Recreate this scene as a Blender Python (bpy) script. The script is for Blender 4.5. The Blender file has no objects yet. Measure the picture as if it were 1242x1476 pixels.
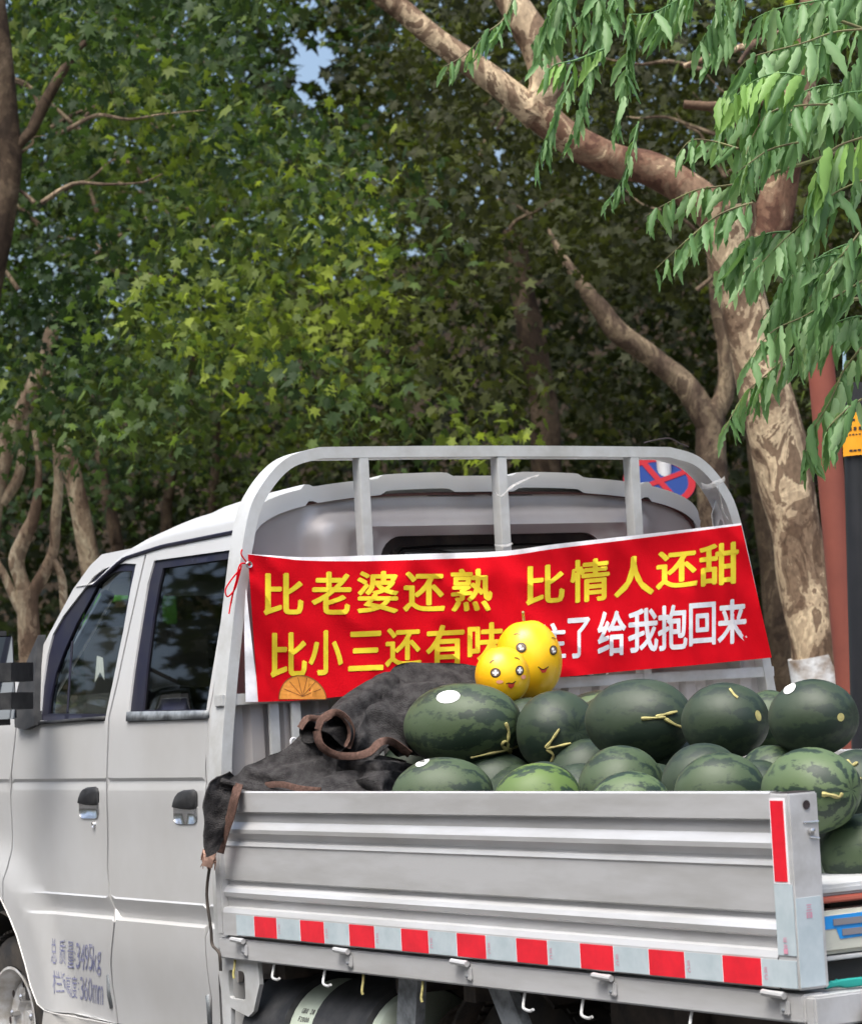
import bpy, math, random
import numpy as np
from mathutils import Vector, Matrix, noise
from mathutils.geometry import delaunay_2d_cdt
random.seed(7); rng = np.random.default_rng(7)
SC = bpy.context.scene; COL = SC.collection
R = math.radians

# ------------------------------------------------------------------ camera
F = 4000.0; CX, CY = 621.0, 738.0                    # focal length and centre in photo pixels
RX = np.array([0.51541236, 0.85518879, -0.05479268])   # camera right
DN = np.array([-0.0859020, -0.01205718, -0.99623063])  # camera down
FW = np.array([-0.85262591, 0.51817638, 0.06724805])   # camera forward
CAM = np.array([4.0530486, -3.2195775, 1.2088285])
cd = bpy.data.cameras.new('camera'); cam = bpy.data.objects.new('camera', cd); COL.objects.link(cam)
mw = Matrix(((RX[0], -DN[0], -FW[0], CAM[0]), (RX[1], -DN[1], -FW[1], CAM[1]), (RX[2], -DN[2], -FW[2], CAM[2]), (0, 0, 0, 1)))
cam.matrix_world = mw
cd.sensor_fit = 'HORIZONTAL'; cd.sensor_width = 36.0; cd.lens = F / 1242.0 * 36.0
cd.clip_start = 0.1; cd.clip_end = 2000
SC.camera = cam
cd.dof.use_dof = True; cd.dof.focus_distance = 6.6; cd.dof.aperture_fstop = 12
# ------------------------------------------------------------------ daylight
SUN_EL, SUN_AZ = R(64), R(150)       # azimuth measured from +Y clockwise
w = bpy.data.worlds.new('World'); SC.world = w; w.use_nodes = True
nt = w.node_tree; bg = nt.nodes['Background']
sky = nt.nodes.new('ShaderNodeTexSky'); sky.sky_type = 'NISHITA'; sky.sun_disc = False
sky.sun_elevation = SUN_EL; sky.sun_rotation = SUN_AZ; sky.dust_density = 8.0; sky.air_density = 1.0; sky.ozone_density = 1.0
nt.links.new(sky.outputs[0], bg.inputs[0]); bg.inputs[1].default_value = 0.15
sd = bpy.data.lights.new('sun', 'SUN'); sd.energy = 1.4; sd.angle = R(32); sd.color = (1, .965, .91)
so = bpy.data.objects.new('sun', sd); COL.objects.link(so)
sdir = Vector((math.sin(SUN_AZ) * math.cos(SUN_EL), math.cos(SUN_AZ) * math.cos(SUN_EL), math.sin(SUN_EL)))
so.rotation_euler = sdir.to_track_quat('Z', 'Y').to_euler(); so.location = (0, 0, 12)
SC.view_settings.view_transform = 'Standard'; SC.view_settings.look = 'None'
SC.view_settings.exposure = 0.96; SC.view_settings.gamma = 1; SC.view_settings.use_curve_mapping = False
SC.view_settings.use_white_balance = True; SC.view_settings.white_balance_temperature = 6120; SC.view_settings.white_balance_tint = 6
SC.render.engine = 'CYCLES'; SC.cycles.max_bounces = 6; SC.cycles.transparent_max_bounces = 12; SC.cycles.use_denoising = True

# ------------------------------------------------------------------ helpers
def ray(px, py):
    return RX * ((px - CX) / F) + DN * ((py - CY) / F) + FW
def at(px, py, ax, v):
    r = ray(px, py); i = 'xyz'.index(ax); return CAM + r * ((v - CAM[i]) / r[i])
def atd(px, py, d): return CAM + ray(px, py) * d

def thing(name, label, cat, loc=(0, 0, 0), group=None):
    o = bpy.data.objects.new(name, None); COL.objects.link(o); o.location = loc
    o.empty_display_size = .1
    o['label'] = label; o['category'] = cat
    if group: o['group'] = group
    return o
def tag(o, label, cat, group=None):
    o['label'] = label; o['category'] = cat
    if group: o['group'] = group
    return o
def link(name, me, parent=None, loc=None):
    o = bpy.data.objects.new(name, me); COL.objects.link(o)
    if parent is not None:
        o.parent = parent
    if loc is not None: o.location = loc
    return o
def mesh(name, V, Fc, mat, parent=None, smooth=True, sharp=None, attr=None, world=True):
    """one mesh object; vertices in world space (moved into the parent's space)."""
    me = bpy.data.meshes.new(name)
    V = np.asarray(V, float).reshape(-1, 3)
    if parent is not None and world:
        off = np.zeros(3); p = parent
        while p is not None: off += np.array(p.location); p = p.parent
        V = V - off
    me.from_pydata(V.tolist(), [], [list(map(int, f)) for f in Fc])
    if smooth: me.polygons.foreach_set('use_smooth', [True] * len(me.polygons))
    if sharp: me.set_sharp_from_angle(angle=R(sharp))
    if mat is not None: me.materials.append(mat)
    if attr is not None:
        a = me.attributes.new('tone', 'FLOAT', 'FACE'); a.data.foreach_set('value', attr)
    me.update()
    return link(name, me, parent)

class MB:
    def __init__(s): s.v = []; s.f = []
    def add(s, V, Fc):
        n = len(s.v); s.v.extend([tuple(map(float, p)) for p in V]); s.f.extend([[i + n for i in f] for f in Fc]); return s
    def hexa(s, P):  # 8 corner points: bottom 4 ccw, top 4
        return s.add(P, [(3, 2, 1, 0), (4, 5, 6, 7), (0, 1, 5, 4), (1, 2, 6, 5), (2, 3, 7, 6), (3, 0, 4, 7)])
    def box(s, x0, x1, y0, y1, z0, z1, b=0.0):
        if b <= 0:
            return s.hexa([(x0, y0, z0), (x1, y0, z0), (x1, y1, z0), (x0, y1, z0), (x0, y0, z1), (x1, y0, z1), (x1, y1, z1), (x0, y1, z1)])
        import bmesh
        bm = bmesh.new(); bmesh.ops.create_cube(bm, size=1)
        for v in bm.verts:
            v.co = Vector(((x0 + x1) / 2 + v.co.x * (x1 - x0), (y0 + y1) / 2 + v.co.y * (y1 - y0), (z0 + z1) / 2 + v.co.z * (z1 - z0)))
        bmesh.ops.bevel(bm, geom=bm.edges[:], offset=b, segments=2, affect='EDGES')
        bm.verts.index_update(); s.add([v.co for v in bm.verts], [[v.index for v in f.verts] for f in bm.faces]); bm.free(); return s
    def tube(s, P, rad, n=8, cap=True, sect=None, jit=0.0, up=(0, 0, 1)):
        P = [Vector(p) for p in P]; m = len(P)
        if not hasattr(rad, '__len__'): rad = [rad] * m
        V = []; prev = None
        for i, p in enumerate(P):
            t = (P[min(i + 1, m - 1)] - P[max(i - 1, 0)]).normalized()
            if prev is None:
                a = Vector(up) if abs(t.dot(Vector(up))) < .95 else Vector((1, 0, 0))
                u = (a - t * a.dot(t)).normalized()
            else: u = (prev - t * prev.dot(t)).normalized()
            prev = u; v = t.cross(u)
            for k in range(n if sect is None else len(sect)):
                if sect is None:
                    an = 2 * math.pi * k / n; r_ = rad[i]
                    if jit: r_ *= 1 + jit * noise.noise(Vector((p.x * 6 + math.cos(an) * 1.3, p.y * 6 + math.sin(an) * 1.3, p.z * 3.0)))
                    V.append(p + (u * math.cos(an) + v * math.sin(an)) * r_)
                else: V.append(p + u * sect[k][0] + v * sect[k][1])
        q = n if sect is None else len(sect)
        Fc = [(i * q + k, i * q + (k + 1) % q, (i + 1) * q + (k + 1) % q, (i + 1) * q + k) for i in range(m - 1) for k in range(q)]
        if cap: Fc += [list(range(q))[::-1], [(m - 1) * q + k for k in range(q)]]
        return s.add(V, Fc)
    def lathe(s, prof, c, axis, n=32):
        ax = Vector(axis).normalized(); a = Vector((0, 0, 1)) if abs(ax.z) < .9 else Vector((1, 0, 0))
        u = (a - ax * a.dot(ax)).normalized(); v = ax.cross(u); c = Vector(c); V = []
        for h, r_ in prof:
            for k in range(n):
                an = 2 * math.pi * k / n; V.append(c + ax * h + (u * math.cos(an) + v * math.sin(an)) * max(r_, 1e-4))
        Fc = [(i * n + k, i * n + (k + 1) % n, (i + 1) * n + (k + 1) % n, (i + 1) * n + k) for i in range(len(prof) - 1) for k in range(n)]
        return s.add(V, Fc)
    def build(s, name, mat, parent=None, smooth=True, sharp=35): return mesh(name, s.v, s.f, mat, parent, smooth, sharp)

def smoothpath(P, k=6):
    P = [np.array(p, float) for p in P]; out = []
    for i in range(len(P) - 1):
        a = P[max(i - 1, 0)]; b = P[i]; c = P[i + 1]; d = P[min(i + 2, len(P) - 1)]
        for j in range(k):
            t = j / k
            out.append(.5 * ((2 * b) + (-a + c) * t + (2 * a - 5 * b + 4 * c - d) * t * t + (-a + 3 * b - 3 * c + d) * t ** 3))
    out.append(P[-1]); return np.array(out)

def inpoly(x, y, P):
    c = False; j = len(P) - 1
    for i in range(len(P)):
        if (P[i][1] > y) != (P[j][1] > y) and x < (P[j][0] - P[i][0]) * (y - P[i][1]) / (P[j][1] - P[i][1]) + P[i][0]: c = not c
        j = i
    return c
def dens(P, step):
    out = []
    for i in range(len(P)):
        a = np.array(P[i], float); b = np.array(P[(i + 1) % len(P)], float); n = max(1, int(np.linalg.norm(b - a) / step))
        for k in range(n): out.append(tuple(a + (b - a) * k / n))
    return out
def cdt(outer, holes, step, extra=()):
    """triangulate a 2D polygon with holes, with inner points every `step`."""
    loops = [dens(outer, step)] + [dens(h, step) for h in holes]
    pts = []; edges = []; rings = []
    for L in loops:
        n0 = len(pts); pts += L; edges += [(n0 + i, n0 + (i + 1) % len(L)) for i in range(len(L))]; rings.append((n0, len(L)))
    xs = [p[0] for p in outer]; ys = [p[1] for p in outer]
    inner = []
    gx = np.arange(min(xs), max(xs), step); gy = list(np.arange(min(ys), max(ys), step)) + list(extra)
    for x in gx:
        for y in gy:
            if inpoly(x, y, loops[0]) and not any(inpoly(x, y, h) for h in loops[1:]): inner.append((x, y))
    B = np.array(pts)
    for p in inner:
        if np.min(np.sum((B - p) ** 2, 1)) > (step * .2) ** 2: pts.append((p[0] + 1e-5 * random.random(), p[1]))
    vo, eo, fo, ov, oe, of = delaunay_2d_cdt([Vector(p) for p in pts], edges, [], 0, 1e-6)
    Fc = []
    for f in fo:
        c = sum((vo[i] for i in f), Vector((0, 0))) / len(f)
        if inpoly(c.x, c.y, loops[0]) and not any(inpoly(c.x, c.y, h) for h in loops[1:]): Fc.append(list(f))
    ring_ids = []
    m = {}
    for ni, olds in enumerate(ov):
        for o_ in olds: m[o_] = ni
    for n0, n in rings: ring_ids.append([m[n0 + i] for i in range(n)])
    return [(v.x, v.y) for v in vo], Fc, ring_ids
def sheet(outer, holes, fn, step, depth, extra=(), flip=False):
    """panel: 2D polygon mapped by fn(a,b)->xyz, with edges turned in by the vector `depth`."""
    P, Fc, rings = cdt(outer, holes, step, extra)
    V = [np.array(fn(a, b)) for a, b in P]; n = len(V)
    if flip: Fc = [f[::-1] for f in Fc]
    d = np.array(depth, float)
    for r_ in rings:
        base = len(V)
        V += [V[i] + d for i in r_]
        for k in range(len(r_)):
            a, b = r_[k], r_[(k + 1) % len(r_)]
            Fc.append([a, b, base + (k + 1) % len(r_), base + k])
    return V, Fc

# ------------------------------------------------------------------ materials
def mat(name, col, rough=.6, metal=0.0, spec=.5, vary=None, vscale=8, bump=0.0, bscale=60, stretch=(1, 1, 1), coat=0.0, detail=4, vary2=None):
    """vary = second colour mixed in by noise."""
    m = bpy.data.materials.new(name); m.use_nodes = True; t = m.node_tree; b = t.nodes['Principled BSDF']
    b.inputs['Base Color'].default_value = (*col, 1); b.inputs['Roughness'].default_value = rough
    b.inputs['Metallic'].default_value = metal; b.inputs['Specular IOR Level'].default_value = spec; b.inputs['Coat Weight'].default_value = coat
    b.inputs['Coat Roughness'].default_value = .12
    tc = t.nodes.new('ShaderNodeTexCoord'); mp = t.nodes.new('ShaderNodeMapping'); mp.inputs['Scale'].default_value = stretch
    t.links.new(tc.outputs['Object'], mp.inputs[0])
    if vary is not None:
        n = t.nodes.new('ShaderNodeTexNoise'); n.inputs['Scale'].default_value = vscale; n.inputs['Detail'].default_value = detail; n.inputs['Roughness'].default_value = .6
        t.links.new(mp.outputs[0], n.inputs[0])
        r_ = t.nodes.new('ShaderNodeMapRange'); r_.inputs[1].default_value = .38; r_.inputs[2].default_value = .66
        t.links.new(n.outputs[0], r_.inputs[0])
        mx = t.nodes.new('ShaderNodeMix'); mx.data_type = 'RGBA'; mx.inputs['A'].default_value = (*col, 1); mx.inputs['B'].default_value = (*vary, 1)
        t.links.new(r_.outputs[0], mx.inputs['Factor']); t.links.new(mx.outputs['Result'], b.inputs['Base Color'])
        rr = t.nodes.new('ShaderNodeMapRange'); rr.inputs[3].default_value = rough * .9; rr.inputs[4].default_value = min(1, rough * 1.2)
        t.links.new(n.outputs[0], rr.inputs[0]); t.links.new(rr.outputs[0], b.inputs['Roughness'])
    if bump:
        n2 = t.nodes.new('ShaderNodeTexNoise'); n2.inputs['Scale'].default_value = bscale; n2.inputs['Detail'].default_value = 5
        t.links.new(mp.outputs[0], n2.inputs[0]); bp = t.nodes.new('ShaderNodeBump'); bp.inputs['Strength'].default_value = bump; bp.inputs['Distance'].default_value = .01
        t.links.new(n2.outputs[0], bp.inputs['Height']); t.links.new(bp.outputs[0], b.inputs['Normal'])
    return m

def leafmat(name, cols, rough=.5, trans=.35, scale=30):
    m = bpy.data.materials.new(name); m.use_nodes = True; t = m.node_tree; b = t.nodes['Principled BSDF']; out = t.nodes['Material Output']
    at_ = t.nodes.new('ShaderNodeAttribute'); at_.attribute_name = 'tone'
    cr = t.nodes.new('ShaderNodeValToRGB'); cr.color_ramp.elements[0].color = (*cols[0], 1); cr.color_ramp.elements[1].color = (*cols[-1], 1)
    for i, c in enumerate(cols[1:-1]): e = cr.color_ramp.elements.new((i + 1) / (len(cols) - 1)); e.color = (*c, 1)
    t.links.new(at_.outputs['Fac'], cr.inputs[0]); t.links.new(cr.outputs[0], b.inputs['Base Color'])
    b.inputs['Roughness'].default_value = rough; b.inputs['Specular IOR Level'].default_value = .25
    tr = t.nodes.new('ShaderNodeBsdfTranslucent'); mx = t.nodes.new('ShaderNodeMixShader'); mx.inputs[0].default_value = trans
    g = t.nodes.new('ShaderNodeMix'); g.data_type = 'RGBA'; g.blend_type = 'MULTIPLY'; g.inputs['Factor'].default_value = 1; g.inputs['B'].default_value = (1.5, 1.6, .7, 1)
    t.links.new(cr.outputs[0], g.inputs['A']); t.links.new(g.outputs['Result'], tr.inputs[0])
    t.links.new(b.outputs[0], mx.inputs[1]); t.links.new(tr.outputs[0], mx.inputs[2]); t.links.new(mx.outputs[0], out.inputs[0])
    return m

def barkmat(name, cols, scale=5.0):
    """mottled plane bark: peeling patches in several tones."""
    m = bpy.data.materials.new(name); m.use_nodes = True; t = m.node_tree; b = t.nodes['Principled BSDF']
    tc = t.nodes.new('ShaderNodeTexCoord'); mp = t.nodes.new('ShaderNodeMapping'); mp.inputs['Scale'].default_value = (1, 1, .62)
    t.links.new(tc.outputs['Object'], mp.inputs[0])
    n1 = t.nodes.new('ShaderNodeTexNoise'); n1.inputs['Scale'].default_value = scale * .9; n1.inputs['Detail'].default_value = 7; n1.inputs['Roughness'].default_value = .62; n1.inputs['Distortion'].default_value = .8
    t.links.new(mp.outputs[0], n1.inputs[0])
    cr = t.nodes.new('ShaderNodeValToRGB'); cr.color_ramp.interpolation = 'CONSTANT'
    e = cr.color_ramp.elements; e[0].position = 0; e[0].color = (*cols[0], 1); e[1].position = .43; e[1].color = (*cols[1], 1)
    for p, c in ((.5, cols[2]), (.56, cols[3]), (.6, cols[1])): q = e.new(p); q.color = (*c, 1)
    t.links.new(n1.outputs[0], cr.inputs[0])
    n2 = t.nodes.new('ShaderNodeTexNoise'); n2.inputs['Scale'].default_value = scale * 9; n2.inputs['Detail'].default_value = 6
    t.links.new(mp.outputs[0], n2.inputs[0])
    mx = t.nodes.new('ShaderNodeMix'); mx.data_type = 'RGBA'; mx.blend_type = 'MULTIPLY'; mx.inputs['Factor'].default_value = .75
    mr = t.nodes.new('ShaderNodeMapRange'); mr.inputs[1].default_value = .3; mr.inputs[2].default_value = .7; mr.inputs[3].default_value = .55; mr.inputs[4].default_value = 1.25
    t.links.new(n2.outputs[0], mr.inputs[0]); t.links.new(cr.outputs[0], mx.inputs['A']); t.links.new(mr.outputs[0], mx.inputs['B'])
    t.links.new(mx.outputs['Result'], b.inputs['Base Color']); b.inputs['Roughness'].default_value = .85; b.inputs['Specular IOR Level'].default_value = .2
    ad = t.nodes.new('ShaderNodeMath'); ad.operation = 'MULTIPLY_ADD'; ad.inputs[1].default_value = .3
    bw = t.nodes.new('ShaderNodeRGBToBW'); t.links.new(cr.outputs[0], bw.inputs[0])
    t.links.new(n2.outputs[0], ad.inputs[0]); t.links.new(bw.outputs[0], ad.inputs[2])
    bp = t.nodes.new('ShaderNodeBump'); bp.inputs['Strength'].default_value = .8; bp.inputs['Distance'].default_value = .012
    bp.invert = True
    t.links.new(ad.outputs[0], bp.inputs['Height']); t.links.new(bp.outputs[0], b.inputs['Normal'])
    return m

def glassmat(name, tint, refl=1.0):
    m = bpy.data.materials.new(name); m.use_nodes = True; t = m.node_tree; t.nodes.remove(t.nodes['Principled BSDF']); out = t.nodes['Material Output']
    tr = t.nodes.new('ShaderNodeBsdfTransparent'); tr.inputs[0].default_value = (*tint, 1)
    gl = t.nodes.new('ShaderNodeBsdfGlossy'); gl.inputs['Roughness'].default_value = .02; gl.inputs[0].default_value = (refl,) * 3 + (1,)
    fr = t.nodes.new('ShaderNodeFresnel'); fr.inputs[0].default_value = 1.45; mx = t.nodes.new('ShaderNodeMixShader')
    t.links.new(fr.outputs[0], mx.inputs[0]); t.links.new(tr.outputs[0], mx.inputs[1]); t.links.new(gl.outputs[0], mx.inputs[2]); t.links.new(mx.outputs[0], out.inputs[0])
    return m

def melonmat(name, dark, light, n=11, mixw=.5):
    """watermelon rind: ragged stripes along the long (local z) axis over a mottled ground."""
    m = bpy.data.materials.new(name); m.use_nodes = True; t = m.node_tree; b = t.nodes['Principled BSDF']
    def N(k, **kw):
        x = t.nodes.new(k)
        for a, v in kw.items(): setattr(x, a, v)
        return x
    tc = N('ShaderNodeTexCoord'); sp = N('ShaderNodeSeparateXYZ'); t.links.new(tc.outputs['Object'], sp.inputs[0])
    an = N('ShaderNodeMath', operation='ARCTAN2'); t.links.new(sp.outputs[1], an.inputs[0]); t.links.new(sp.outputs[0], an.inputs[1])
    no = N('ShaderNodeTexNoise'); no.inputs['Scale'].default_value = 26; no.inputs['Detail'].default_value = 8; no.inputs['Roughness'].default_value = .7; MPV = N('ShaderNodeMapping'); MPV.inputs['Scale'].default_value = (1, 1, .5); t.links.new(tc.outputs['Object'], MPV.inputs[0]); t.links.new(MPV.outputs[0], no.inputs[0])
    m1 = N('ShaderNodeMath', operation='MULTIPLY'); m1.inputs[1].default_value = n; t.links.new(an.outputs[0], m1.inputs[0])
    m2 = N('ShaderNodeMath', operation='MULTIPLY_ADD'); m2.inputs[1].default_value = 15.0; t.links.new(no.outputs[0], m2.inputs[0]); t.links.new(m1.outputs[0], m2.inputs[2])
    sn = N('ShaderNodeMath', operation='SINE'); t.links.new(m2.outputs[0], sn.inputs[0])
    n2 = N('ShaderNodeTexNoise'); n2.inputs['Scale'].default_value = 11; n2.inputs['Detail'].default_value = 6; t.links.new(MPV.outputs[0], n2.inputs[0])
    n3 = N('ShaderNodeTexNoise'); n3.inputs['Scale'].default_value = 55; n3.inputs['Detail'].default_value = 6; t.links.new(tc.outputs['Object'], n3.inputs[0])
    a1 = N('ShaderNodeMath', operation='MULTIPLY_ADD'); a1.inputs[1].default_value = .26; a1.inputs[2].default_value = -.95; t.links.new(sn.outputs[0], a1.inputs[0])
    a2 = N('ShaderNodeMath', operation='MULTIPLY_ADD'); a2.inputs[1].default_value = 1.9; t.links.new(n2.outputs[0], a2.inputs[0]); t.links.new(a1.outputs[0], a2.inputs[2])
    a3 = N('ShaderNodeMath', operation='MULTIPLY_ADD'); a3.inputs[1].default_value = 1.1; t.links.new(n3.outputs[0], a3.inputs[0]); t.links.new(a2.outputs[0], a3.inputs[2])
    mr = N('ShaderNodeMapRange'); mr.inputs[1].default_value = .36; mr.inputs[2].default_value = .56; mr.inputs[3].default_value = 0; mr.inputs[4].default_value = mixw * 2; t.links.new(a3.outputs[0], mr.inputs[0])
    mx = N('ShaderNodeMix', data_type='RGBA'); mx.inputs['A'].default_value = (*dark, 1); mx.inputs['B'].default_value = (*light, 1); t.links.new(mr.outputs[0], mx.inputs['Factor'])
    # dull bloom and dust
    n4 = N('ShaderNodeTexNoise'); n4.inputs['Scale'].default_value = 5; n4.inputs['Detail'].default_value = 7; t.links.new(tc.outputs['Object'], n4.inputs[0])
    r4 = N('ShaderNodeMapRange'); r4.inputs[1].default_value = .45; r4.inputs[2].default_value = .75; r4.inputs[4].default_value = .2; t.links.new(n4.outputs[0], r4.inputs[0])
    m3 = N('ShaderNodeMix', data_type='RGBA'); m3.inputs['B'].default_value = (.12, .15, .12, 1); t.links.new(mx.outputs['Result'], m3.inputs['A']); t.links.new(r4.outputs[0], m3.inputs['Factor'])
    t.links.new(m3.outputs['Result'], b.inputs['Base Color'])
    rr = N('ShaderNodeMapRange'); rr.inputs[3].default_value = .42; rr.inputs[4].default_value = .7; t.links.new(n4.outputs[0], rr.inputs[0]); t.links.new(rr.outputs[0], b.inputs['Roughness'])
    b.inputs['Specular IOR Level'].default_value = .5
    bp = N('ShaderNodeBump'); bp.inputs['Strength'].default_value = .12; bp.inputs['Distance'].default_value = .004; t.links.new(n3.outputs[0], bp.inputs['Height']); t.links.new(bp.outputs[0], b.inputs['Normal'])
    return m

PAINT = mat('silver_paint', (.60, .60, .605), .38, .25, .5, vary=(.54, .535, .53), vscale=2.2, coat=.12, bump=.01, bscale=300)
PAINT2 = mat('lower_silver_paint', (.60, .59, .58), .42, .2, .5, vary=(.50, .48, .45), vscale=3, coat=.15)
ALU = mat('aluminium_sheet', (.60, .60, .61), .42, .35, .5, vary=(.48, .475, .47), vscale=5, stretch=(.5, 3, 3), bump=.03, bscale=150)
STEEL = mat('grey_steel_paint', (.56, .57, .58), .5, .15, .5, vary=(.44, .44, .43), vscale=9, bump=.04, bscale=120)
BACKP = mat('cab_back_paint', (.50, .47, .46), .38, .3, .5, vary=(.43, .39, .38), vscale=3, coat=.15)
DARKP = mat('black_plastic', (.024, .025, .028), .6, 0, .25, vary=(.05, .05, .052), vscale=20, bump=.05, bscale=300)
RUBBER = mat('rubber', (.022, .021, .022), .75, vary=(.06, .05, .04), vscale=14, bump=.1, bscale=80)
SEAL = mat('navy_window_seal', (.010, .010, .026), .5, 0, .25, vary=(.02, .02, .03), vscale=10)
INTER = mat('dark_interior', (.025, .024, .025), .8, vary=(.04, .036, .034), vscale=10)
GASKET = mat('dark_red_sealant', (.10, .045, .04), .6)
WHITE = mat('white_print', (.86, .85, .89), .6, vary=(.72, .72, .76), vscale=30)
YELLOW = mat('yellow_print', (.88, .72, .03), .7, vary=(.82, .60, .02), vscale=25)
BANRED = mat('red_banner_cloth', (.68, .003, .012), .8, 0, .08, vary=(.56, .002, .010), vscale=4, bump=.15, bscale=220)
TAPERED = mat('red_reflective_tape', (.75, .012, .03), .3, 0, .6, vary=(.62, .01, .025), vscale=18, coat=.2)
TAPEWHI = mat('pale_blue_reflective_tape', (.52, .59, .63), .35, .1, .5, vary=(.44, .52, .56), vscale=22, coat=.2)
PINK = mat('faded_pink_print', (.62, .28, .38), .5)
FRAMEDK = mat('chassis_black', (.024, .021, .020), .7, .1, vary=(.085, .065, .052), vscale=12, bump=.2, bscale=60)
STRUT = mat('grey_painted_strut', (.27, .29, .31), .5, .3, vary=(.12, .13, .14), vscale=30)
RUST = mat('rusty_muffler', (.09, .065, .055), .7, .3, vary=(.36, .31, .27), vscale=9, bump=.2)
PALEG = mat('pale_green_tank', (.50, .56, .47), .45, vary=(.42, .47, .38), vscale=10)
FELT = mat('charcoal_felt', (.075, .071, .072), .95, 0, .1, vary=(.032, .030, .031), vscale=38, bump=1.0, bscale=320, detail=8)
BIND = mat('brown_binding', (.14, .085, .07), .9, 0, .05, vary=(.08, .05, .04), vscale=120, bump=.4, bscale=400, stretch=(1, 1, 1))
TAN = mat('frayed_tan_cloth', (.42, .26, .20), .9, vary=(.28, .17, .13), vscale=40)
INK = mat('ink', (.03, .02, .02), .6); INKGREY = mat('faded_grey_blue_lettering', (.13, .14, .27), .55, vary=(.36, .36, .44), vscale=60)
ORANGE = mat('orange_print', (.80, .33, .05), .6, vary=(.72, .27, .04), vscale=30)
STEM = mat('dry_yellow_vine', (.42, .38, .14), .75, vary=(.26, .22, .09), vscale=50, bump=.3)
STICK = mat('paper_sticker', (.78, .78, .77), .4)
CHROME = mat('bright_metal', (.75, .75, .76), .2, .9, vary=(.55, .54, .52), vscale=12)
ASPH = mat('asphalt', (.055, .054, .053), .85, vary=(.075, .072, .07), vscale=40, bump=.3, bscale=120)
PAVE = mat('pavement', (.26, .25, .235), .85, vary=(.19, .18, .17), vscale=6, bump=.2)
SOIL = mat('soil_bank', (.016, .012, .008), .95, 0, .02, vary=(.030, .021, .013), vscale=1.6, bump=1.0, bscale=9, detail=8)
GLASSF = glassmat('clear_side_glass', (.72, .75, .70)); GLASSR = glassmat('tinted_side_glass', (.2, .21, .19))
BLACKGL = mat('black_back_glass', (.008, .008, .009), .08, 0, .5)
TEAL = mat('teal_strap', (.02, .28, .24), .6)

# ------------------------------------------------------------------ setting
def struct(o): o['kind'] = 'structure'; return o
# road (under the truck and camera), kerb, pavement, wooded bank rising behind
g = MB(); n = 60
V = []; Fc = []
def ground_z(u, v):   # u along the street (x), v across (y)
    return 0.0
xs = np.linspace(-160, 160, 41)
mesh('ground', [(-400, -400, -.012), (400, -400, -.012), (400, 400, -.012), (-400, 400, -.012)], [(0, 1, 2, 3)], SOIL, smooth=False); struct(bpy.data.objects['ground'])
o = mesh('road', [(-200, -9, 0), (200, -9, 0), (200, 2.6, 0), (-200, 2.6, 0)], [(0, 1, 2, 3)], ASPH, smooth=False); struct(o)
b = MB()
for k in range(-45, 20): b.box(k * 1.0 + .004, k * 1.0 + .996, 2.604, 2.74, -.05, .13, .008)
o = b.build('kerb', PAVE); struct(o)
o = mesh('pavement', [(-200, 2.744, .12), (200, 2.744, .12), (200, 6.5, .12), (-200, 6.5, .12)], [(0, 1, 2, 3)], PAVE, smooth=False); struct(o)
def bank_z(x, v): return .1 + .10 * max(0, v - 7.5) + .27 * max(0, v - 12.0)
V = []; Fc = []; nu, nv = 120, 70
for i in range(nu):
    for j in range(nv):
        x = -190 + 260 * i / (nu - 1); v = 6.5 + 90 * (j / (nv - 1)) ** 1.3
        z = bank_z(x, v) + .5 * noise.noise(Vector((x * .22, v * .22, 0))) * min(1, (v - 6.5) * .15) + .12 * noise.noise(Vector((x * .9, v * .9, 4))) * min(1, (v - 6.5) * .3)
        V.append((x, v, z))
for i in range(nu - 1):
    for j in range(nv - 1): Fc.append((i * nv + j, (i + 1) * nv + j, (i + 1) * nv + j + 1, i * nv + j + 1))
o = mesh('hill', V, Fc, SOIL); struct(o)

# ------------------------------------------------------------------ truck
TR = thing('flatbed_truck', 'silver double cab flatbed pickup truck loaded with watermelons under a red banner', 'truck', (-2.2, .92, 0))
YM = .92   # middle of the truck
def sm(t): t = min(1, max(0, t)); return t * t * (3 - 2 * t)
def S(x, z):
    """depth (y) of the near cab side at x, z"""
    if z < .640: y = .052 + .028 * sm((.60 - z) / .3)
    elif z < .645: y = .052 + .02 * (z - .64) / .005
    elif z < .700: y = .072 - .02 * (z - .645) / .055
    elif z < 1.028: y = .056 - .006 * sm((z - .85) / .18) + .0 
    elif z < 1.036: y = .060 - .010 * (z - 1.028) / .008
    elif z < 1.20: y = .050 + .006 * (z - 1.036) / .164
    else: y = .056 + .105 * (z - 1.20) / .46 + .02 * ((z - 1.2) / .46) ** 2 * .5
    if 1.0 < z < 1.028: y += .006 * sm((z - 1.0) / .028)
    # flare round the wheel
    r_ = math.hypot((x + 4.02), (z - .30)); f = sm((.56 - r_) / .14)
    if f > 0 and z < 1.0: y = y * (1 - f) + .028 * f
    return y
def side(px, py):
    y = .06
    for _ in range(12):
        p = at(px, py, 'y', y); y = S(p[0], p[2])
    return np.array([p[0], y, p[2]])
def s2(P): return [(side(*p)[0], side(*p)[2]) for p in P]
def Smap(off=0.0): return lambda a, b: (a, S(a, b) + off, b)
EX = (.6385, .6455, .698, .703, 1.001, 1.027, 1.0365, .643)
def mirror_obj(o, name=None, parent=TR):
    me = o.data.copy(); me.transform(Matrix.Scale(-1, 4, (0, 1, 0))); me.flip_normals()
    c = bpy.data.objects.new(name or o.name.split('.')[0], me); COL.objects.link(c); c.parent = parent; return c

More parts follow.
